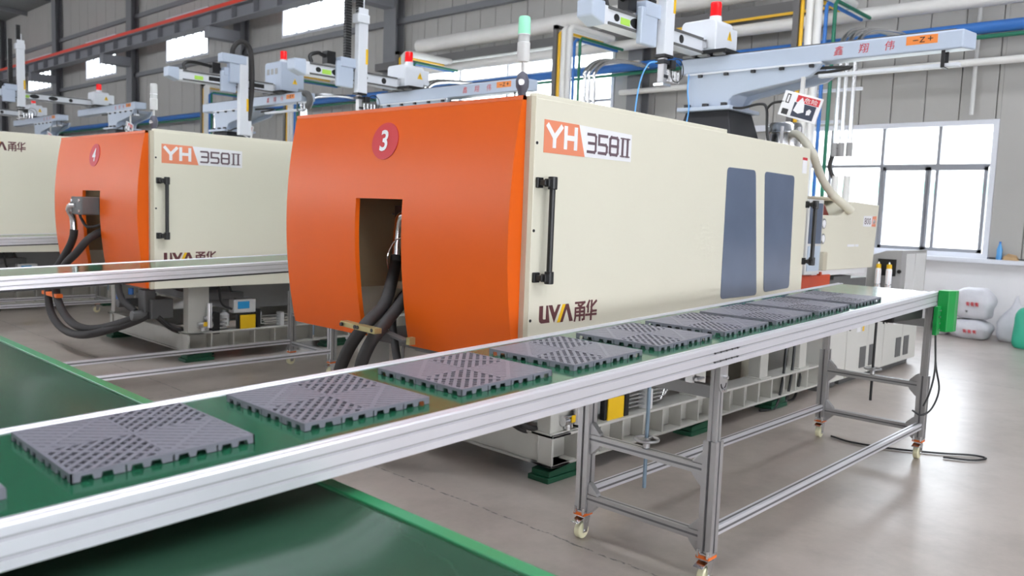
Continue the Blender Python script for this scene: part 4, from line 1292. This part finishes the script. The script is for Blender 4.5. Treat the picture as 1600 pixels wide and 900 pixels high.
        MB().box(ax + .0, ax + .09, y1 - .11, y1 - .03, ab - .07, ab - .04).box(ax + .025, ax + .085, y1 - .102, y1 - .038, ab - .18, ab - .155).build('wrist_collar', BLACK, wr)
        MB().box(ax - .01, ax + .10, y1 - .12, y1 - .03, ab - .245, ab - .225).build('gripper_plate', CHROME, wr)
        gb = MB().box(ax + .10, ax + .17, y1 - .12, y1 - .05, ab - .10, ab - .03)
        gb.build('black_valve', BLACK, wr, bevel=.008)
        gf = MB()
        for q in range(4):
            gf.cyl((ax + .10 + .05 * q, y1 - .09, ab - .20), (ax + .10 + .05 * q, y1 - .09, ab - .11), .013, 8)
        gf.build('fitting', CHROME, wr, smooth=40)
        MB().torus((ax + .24, y1 - .09, ab - .09), .085, .004, 'y').torus((ax + .20, y1 - .10, ab - .12), .075, .004, 'y').build('cable_loop', BLACK, root)
    else:
        MB().box(ax - .26, ax + .10, y1 - .115, y1 + .02, at - .12, at).box(ax - .14, ax + .02, y1 - .10, y1 + .0, 2.95 + z, at - .1).build('top_plate', ROBOT, root, bevel=.008)
        MB().tube([(ax - .05, y1 + .02, at - .05), (ax - .05, y1 - .02, at + .10), (ax + .04, y1 - .05, at + .2), (ax + .16, y1 - .06, at + .14), (ax + .20, y1 - .07, at - .1), (ax + .20, y1 - .07, 3.0), (ax + .15, y1 - .07, ab + .1)], .035, 10, 6).build('arch_hose', RUBBER, root, smooth=60)
        MB().box(ax + .12, ax + .18, y1 - .11, y1 - .03, ab, ab + .2).build('arm_foot', ROBOTW, root)
        MB().tube([(6.5, ya + .06, 2.87 + z), (6.5, ya - .06, 2.85 + z), (6.5, ya - .12, 2.76 + z), (6.5, ya - .06, 2.66 + z)], .045, 10, 6).build('end_chain', DKGREY, root)
    # warning board hung below the bracket
    cen, ang = Vector((2.945, 2.405)), math.radians(17)
    def fs(u, v, d):
        uu, vv = u * math.cos(ang) + v * math.sin(ang), -u * math.sin(ang) + v * math.cos(ang)
        return (6.43 - d, cen.x - uu, cen.y + vv + z)
    b = MB().prism([(-.165, -.10), (.165, -.10), (.165, .10), (-.165, .10)], fs, -.02, 0).build('warning_board', WHITE, root, bevel=.004)
    rd = MB().prism([(-.045, .032), (.150, .032), (.150, .086), (-.045, .086)], fs, 0, .001).build('red_header', RED, b)
    text('\u5371\u9669', .02, .040, .115, .038, fs, WHITE, 'lettering', b, .001, .002)
    MB().prism([(-.055, -.085), (.135, -.085), (.135, .028), (-.055, .028)], fs, 0, .001).build('dark_picture', mat('dark_navy_print', (.03, .04, .07), .4), b)
    MB().prism([(-.045, -.04), (-.03, .03), (-.0, .075), (.03, .03), (.045, -.035), (0, -.055)], fs, .001, .002).prism([(.07, -.05), (.10, -.045), (.105, -.01), (.085, .0), (.065, -.02)], fs, .001, .002).build('glare_and_print', WHITE, b)  # flame-shaped patch paints glare on the board, beside a small print
    MB().stroke([(-.13, .01), (-.13, .075)], .008, fs, 0, .001).stroke([(-.105, .01), (-.105, .075)], .008, fs, 0, .001).stroke([(-.13, .01), (-.105, .01)], .008, fs, 0, .001).stroke([(-.13, .075), (-.105, .075)], .008, fs, 0, .001).prism([(-.14, -.085), (-.085, -.085), (-.085, -.04), (-.14, -.04)], fs, 0, .001).build('black_mark', BLACK, b)
    MB().box(6.45, 6.47, 2.93, 2.96, 2.44 + z, 2.645 + z).build('board_hanger', LGREY, root)
    ca = MB()
    ca.tube([(6.45, 3.58, 2.44 + z), (6.43, 3.45, 2.425 + z), (6.44, 3.30, 2.45 + z), (6.45, 3.24, 2.41 + z), (6.45, 3.22, 2.2), (6.5, 3.2, support)], .011, 8, 6)
    ca.tube([(6.45, 3.24, 2.405 + z), (6.44, 3.18, 2.45 + z), (6.44, 3.08, 2.46 + z)], .011, 8, 6)
    ca.build('cable', BLACK, root, smooth=60)
    if k == 0:
        MB().tube([(6.44, 3.99, 2.75), (6.40, 3.97, 2.6), (6.37, 3.93, 2.42), (6.36, 3.96, 2.2), (6.38, 3.98, 2.06)], .006, 6, 6).build('blue_air_line', BLUEC, root)
        MB().tube([(ax - .02, y1 - .06, ab - .06), (ax - .12, y1 - .04, ab - .10), (ax - .14, y1 + .02, ab - .28), (ax - .16, y1 + .05, 2.06)], .006, 6, 6).build('blue_air_line', BLUEC, root)
    root.location.y += 4.37 * k
    return root

robot(0, 'largest take-out robot, nearest, its arm hanging over machine number 3', 1.76, 4.08, 3.90, xl=4.97, ax=5.62, ab=2.77)
robot(1, 'take-out robot behind the orange front with disc 3, on machine 4', 1.60, 4.14, 3.70, xl=5.10, ax=5.72, ab=2.77)
robot(2, 'take-out robot with arched black hose above machine number 4', 1.45, 4.42, 2.17, dz=.15, xl=4.99, ax=5.80, ab=2.40, at=3.48, style='b', support=2.19)

# ------------------------------------------------------------------ farther machines and their robots
dup(m5, (0, 4.37, 0), 'injection machine behind the far left cream one, carrying a robot')
dup(m5, (0, 8.74, 0), 'last injection machine of the row, far left, almost hidden')
robot(3, 'far take-out robot with red beacon above the orange front numbered 4', 2.70, 5.62, 4.75, dz=.36, xl=4.93, ax=5.04, ab=3.1, at=4.34, support=2.19)
robot(4, 'farthest take-out robot at the left edge of the row', 2.40, 5.55, 4.38, dz=.34, xl=4.8, ax=4.6, ab=2.77, at=3.5, support=2.19)

# ------------------------------------------------------------------ pipes along the wall and drops to the machines
def pipe(name, label, yz0, yz1, r, mt, x, cat='pipe'):
    o = MB().cyl((x, yz0[0], yz0[1]), (x, yz1[0], yz1[1]), r, 18).build(name, mt, None, smooth=40)
    return tag(o, label, cat)
pipe('insulated_pipe', 'thickest white insulated pipe, topmost along the wall, with blunt end', (6.5, 5.14), (14.9, 5.14), .16, PIPEW, 12.5)
pipe('insulated_pipe', 'white insulated pipe running along the wall above the blue pipe', (-6, 4.50), (15.6, 4.60), .095, PIPEW, 12.55)
pipe('air_pipe', 'blue pipe along the wall behind the robot beam', (-6, 4.17), (40, 4.17), .08, PIPEB, 12.55)
pipe('water_pipe', 'thin green pipe just under the blue wall pipe', (-6, 4.05), (40, 4.05), .03, PIPEG, 12.55)
pipe('service_pipe', 'thin white pipe, lowest along the wall above the low window', (-6, 3.74), (9.3, 3.74), .05, PIPEW, 12.66)
pipe('service_pipe', 'white pipe crossing the tall window between two columns', (8.9, 4.25), (16.4, 4.25), .05, PIPEW, 12.66)
t = thing('cable_tray', 'dark grey cable tray with yellow edge along the wall', 'cable tray', (12.57, 10, 4.8))
MB().box(12.45, 12.70, 5.35, 16.5, 4.72, 4.89).build('trough', TRAYD, t)
MB().box(12.44, 12.47, 5.35, 8.6, 4.68, 4.72).build('yellow_edge', PIPEY, t)
tag(MB().cyl((12.9, 3.40, 3.06), (12.9, 3.40, 7.9), .03, 10).build('wall_conduit', LGREY, None, smooth=40), 'thin vertical white conduit on the wall above the low window', 'pipe')

def drop(k):
    ords_ = ['nearest', 'second', 'third', 'fourth', 'farthest']
    y = 5.14
    z0 = 2.05
    t = thing('pipe_drop', '%s drop of coloured service pipes from the wall to a machine' % ords_[k], 'pipes', (11.14, y, 0), 'pipe drops behind the machines')
    zt = 4.72
    X = 11.14
    MB().box(X - .05, X + .02, y + .05, y + .13, 1.1, zt).box(X - .05, 12.42, y + .05, y + .13, zt - .07, zt).build('cable_duct', TRAYD, t)
    def l(name, yy, r, m_, zz, zb, xe=12.36):
        MB().tube([(X, yy, zb), (X, yy, zz - .05), (X + .05, yy, zz), (xe, yy, zz)], r, 10).build(name, m_, t, smooth=40)
    l('yellow_pipe', y + .02, .028, PIPEY, zt - .1, 1.2)
    l('white_pipe', y - .09, .055, PIPEW, zt - .05, .6)
    l('white_pipe', y - .21, .055, PIPEW, zt - .05, .6)
    l('blue_pipe', y - .32, .026, PIPEB, zt - .28, .8)
    l('green_pipe', y - .44, .026, PIPEG, zt - .27, .8)
    for i, dy in enumerate((.54, .63, .74)):
        zz = 4.05 - .02 * i
        yy = y - dy
        MB().tube([(12.4, yy - .25, zz + .1), (12.1, yy - .2, zz + .12), (11.5, yy - .05, zz + .06), (11.2, yy, zz - .15), (11.2, yy, zz - .4), (11.2, yy, 2.55)], .032, 10, 5).build('steel_pipe', CHROME, t, smooth=60)
        MB().cyl((11.2, yy, 2.38), (11.2, yy, 2.56), .045, 12).build('coupling', GREYP, t, smooth=40)
    MB().tube([(11.2, y - .56, 2.5), (11.18, y - .5, 2.25), (11.2, y - .58, 2.05)], .03, 10, 5).build('rubber_hose', RUBBER, t, smooth=60)
    for i, dy in enumerate((.58, .74)):
        MB().cyl((11.2, y - dy, 1.92), (11.2, y - dy, 2.12), .045, 12).cyl((11.2, y - dy, 1.2), (11.2, y - dy, 1.95), .05, 12).build('white_hose', PIPEW, t, smooth=40)
    br = MB().box(X + .05, X + .09, y - .85, y + .18, 3.25, 3.29).box(X + .05, X + .09, y - .6, y + .2, 2.83, 2.87)
    br.build('bracket_bar', FRAMEW, t)
    MB().box(X + .06, X + .10, y + .06, y + .12, 0, 1.2).build('post', TRAYD, t)
    t.location.y += 4.37 * k
    return t
for k in range(5):
    drop(k)

# ------------------------------------------------------------------ cabinets, granulator box and cans beside the near machine
def cabinet(label, x0, x1, doors):
    t = thing('electrical_cabinet', label, 'cabinet', ((x0 + x1) / 2, 3.1, 0), 'cabinets under the injection end')
    MB().box(x0, x1, 2.875, 3.5, .06, .72).build('body', CABP, t, bevel=.004)
    MB().box(x0 + .04, x1 - .04, 2.92, 3.45, 0, .06).build('plinth', DKGREY, t)
    for a, b, vent in doors:
        d = MB().box(a + .005, b - .005, 2.855, 2.876, .07, .715).build('door', CABP, t, bevel=.003)
        if vent:
            vx = (b - .19) if vent > 0 else (a + .05)
            v = MB().box(vx, vx + .14, 2.847, 2.856, .13, .33)
            v.build('vent', DKGREY, d)
            MB().cyl((a + .04 if vent > 0 else b - .04, 2.856, .52), (a + .04 if vent > 0 else b - .04, 2.845, .52), .012, 8).build('lock', BLACK, d)
            if vent > 0:
                MB().box(b - .30, b - .21, 2.853, 2.856, .48, .57).build('white_label', WHITE, d)
                MB().box(b - .30, b - .21, 2.852, 2.855, .55, .575).build('orange_label', ORLET, d)
                MB().box(b - .16, b - .12, 2.853, 2.856, .48, .575).build('yellow_label', YELLOW, d)
    return t
cabinet('plain cream cabinet door behind the far leg of the near conveyor', 7.06, 7.54, [(7.06, 7.54, 0)])
cabinet('cream cabinet with two grey vents behind the handwheel', 7.55, 8.49, [(7.55, 8.07, 1), (8.07, 8.49, -1)])
cabinet('cream cabinet with two grey vents farthest from the camera', 8.50, 9.50, [(8.50, 9.05, 1), (9.05, 9.50, -1)])
t = thing('control_box', 'grey sloping-top box with dark window beyond the belt end', 'box', (9.1, 3.0, .72))
MB().prism([(-3.17, .72), (-2.83, .72), (-2.83, 1.235), (-2.99, 1.225), (-3.17, 1.155)], lambda u, v, d: (d, -u, v), 8.77, 9.55).build('housing', GREYP, t, bevel=.006)
MB().box(8.762, 8.772, 2.88, 3.06, .97, 1.14).build('dark_window', BLACK, t)
MB().box(8.9, 9.15, 2.822, 2.831, .76, 1.20).box(9.17, 9.5, 2.822, 2.831, .76, 1.20).build('side_panel', LGREY, t, bevel=.003)
MB().cyl((8.772, 2.845, 1.02), (8.755, 2.845, 1.02), .02, 12).build('knob', BLACK, t)
for yy in (2.93, 3.035):
    MB().torus((8.72, yy, .885), .036, .004, 'z').box(8.755, 8.772, yy - .01, yy + .01, .878, .892).build('wire_ring', CHROME, t)
for yy, nm in ((2.93, 'spray can with yellow cap in the ring nearer the box corner'), (3.035, 'spray can with yellow cap in the ring farther from the box corner')):
    t = thing('spray_can', nm, 'spray can', (8.72, yy, .84), 'spray cans hung on the grey box')
    c = (8.72, yy, 0)
    MB().lathe([(0, .84), (.029, .84), (.030, .846), (.030, 1.03), (.024, 1.045), (0, 1.045)], c, 18).build('can', WHITE, t, smooth=40)
    MB().prism([(-.5, .85), (.5, .85), (.9, 1.025), (-.1, 1.025)], lambda u, v, d: (8.72 - (.0302 + d) * math.cos(u), yy - (.0302 + d) * math.sin(u), v), 0, .0008).build('orange_label', ORLET, t)
    MB().lathe([(0, 1.045), (.024, 1.045), (.026, 1.06), (.024, 1.085), (.012, 1.09), (0, 1.09)], c, 16).build('cap', YELLOW, t, smooth=40)
    MB().lathe([(0, 1.09), (.010, 1.09), (.006, 1.11), (0, 1.112)], c, 12).build('nozzle', WHITE, t, smooth=40)

# ------------------------------------------------------------------ sacks by the wall, things on the sill, cord on the floor
def sack(label, c, sx, sy, sz, mt, seed, peak=0.0, prints=(), tilt=0.0, pinch=0.0):
    rnd = random.Random(seed)
    bm = bmesh.new()
    bmesh.ops.create_cube(bm, size=2)
    bmesh.ops.subdivide_edges(bm, edges=bm.edges, cuts=7, use_grid_fill=True)
    ph = [rnd.uniform(0, 6.28) for _ in range(8)]
    for v in bm.verts:
        x, y, z = v.co
        q = (abs(x) ** 4 + abs(y) ** 4 + abs(z) ** 4) ** .25
        x, y, z = x / q, y / q, z / q
        w = 1 + .05 * math.sin(3 * z + ph[0]) + .03 * math.sin(7 * y + 5 * z + ph[1])
        w *= 1 - .16 * max(0, z) ** 2 + .05 * (1 - abs(z))
        w *= 1 - pinch * max(0, z)
        dx = .05 * math.sin(6 * y + ph[2]) * math.sin(5 * z + ph[3]) + .025 * math.sin(13 * y + 9 * z + ph[4])
        zz = max(z, -.93) + peak * max(0, z) * (1 - min(1, abs(y) * 1.3)) + .05 * math.sin(5 * y + ph[5]) * max(0, z)
        v.co = (sx * (x * w + dx) + tilt * (z + .93), sy * (y * w + .04 * math.sin(6 * z + ph[6])), sz * (zz + .93) / 1.93)
    me = bpy.data.meshes.new('sack')
    bm.to_mesh(me)
    bm.free()
    me.materials.append(mt)
    for p_ in me.polygons:
        p_.use_smooth = True
    o = thing('sack', label, 'sack', c, 'sacks by the white wall')
    b_ = bpy.data.objects.new('bag', me)
    COL.objects.link(b_)
    b_.parent = o
    ORG[b_.name] = Vector(c)
    for (zc, h, w_, mt_, sh) in prints:
        xs_ = c[0] - sx * 1.03 + tilt * 1.0 * (zc / sz)
        fm = lambda u, v, d: (xs_ - d - .012, -u, v)
        u = -(c[1] + sh) 
        L = MB()
        for q in range(3 if mt_ is RED else 1):
            uu = u + (q - 1) * w_
            for a_, b_ in (((-.3, .35), (.3, .35)), ((-.32, .0), (.32, .02)), ((-.05, .45), (-.1, -.45)), ((.05, -.05), (.3, -.45))):
                L.stroke([(uu + w_ * a_[0], c[2] + zc + h * a_[1]), (uu + w_ * b_[0], c[2] + zc + h * b_[1])], h * .16, fm, 0, .006)
        L.build('print', mt_, o)
    return o
GP = mat('green_sack_print', (.05, .40, .16), .6)
sack('full white woven sack with red print under another sack', (12.35, 3.02, 0), .20, .235, .265, BAG, 1, prints=((.11, .045, .06, RED, -.03), (.12, .07, .05, GP, .12)))
sack('white woven sack with red and green print on top of another', (12.36, 3.01, .275), .19, .235, .40, BAG, 2, peak=.1, prints=((.20, .05, .055, RED, -.02), (.21, .07, .05, GP, .12), (.10, .03, .04, DKGREY, .0)))
sack('slumped white sack without print leaning on the wall', (12.45, 2.57, 0), .16, .17, .50, BAG, 3, peak=.4, tilt=.10, pinch=.55)
sack('white sack half hidden behind the green drive cover', (12.45, 3.46, 0), .17, .16, .55, BAG, 5, prints=((.12, .04, .05, GP, .05),))
sack('teal green sack at the frame edge beside the slumped sack', (11.95, 2.29, 0), .17, .16, .50, BAGG, 6, tilt=.08)
t = thing('water_bottle', 'blue plastic bottle standing on the window sill', 'bottle', (12.93, 2.9, 1.06))
MB().lathe([(0, 1.06), (.035, 1.06), (.038, 1.08), (.035, 1.15), (.038, 1.2), (.02, 1.26), (.014, 1.285), (0, 1.285)], (12.93, 2.9, 0), 16).build('bottle_body', BOTB, t, smooth=40)
MB().cyl((12.93, 2.9, 1.285), (12.93, 2.9, 1.31), .016, 12).build('cap', PIPEB, t)
cb_ = MB().hexa([(12.86, 2.66, 1.062), (12.98, 2.66, 1.062), (12.98, 2.84, 1.062), (12.86, 2.84, 1.062), (12.88, 2.68, 1.10), (12.98, 2.70, 1.13), (12.98, 2.80, 1.15), (12.90, 2.84, 1.11)])
tag(cb_.build('cardboard_scrap', CARD, None), 'crumpled brown cardboard on the sill beside the bottle', 'cardboard')
crd = MB().tube([(5.66, 2.20, .010), (5.62, 2.05, .009), (5.66, 1.85, .009), (5.74, 1.68, .009), (5.84, 1.52, .009), (5.95, 1.38, .009), (5.94, 1.30, .009), (5.82, 1.35, .009), (5.74, 1.50, .009)], .0065, 8, 8)
tag(crd.build('floor_cord', BLACK, None, smooth=60), 'loop of black cord lying on the floor by the far caster', 'cord')
dc = MB()
for x, yy in ((6.35, 2.9), (6.55, 2.92), (6.8, 2.95)):
    dc.tube([(x, yy, .8), (x - .03, yy - .03, .5), (x - .08, yy - .04, .2), (x - .2, yy - .05, .014), (x - .4, yy - .02, .014)], .012, 8, 6)
dc.build('power_cable', BLACK, m3, smooth=60)
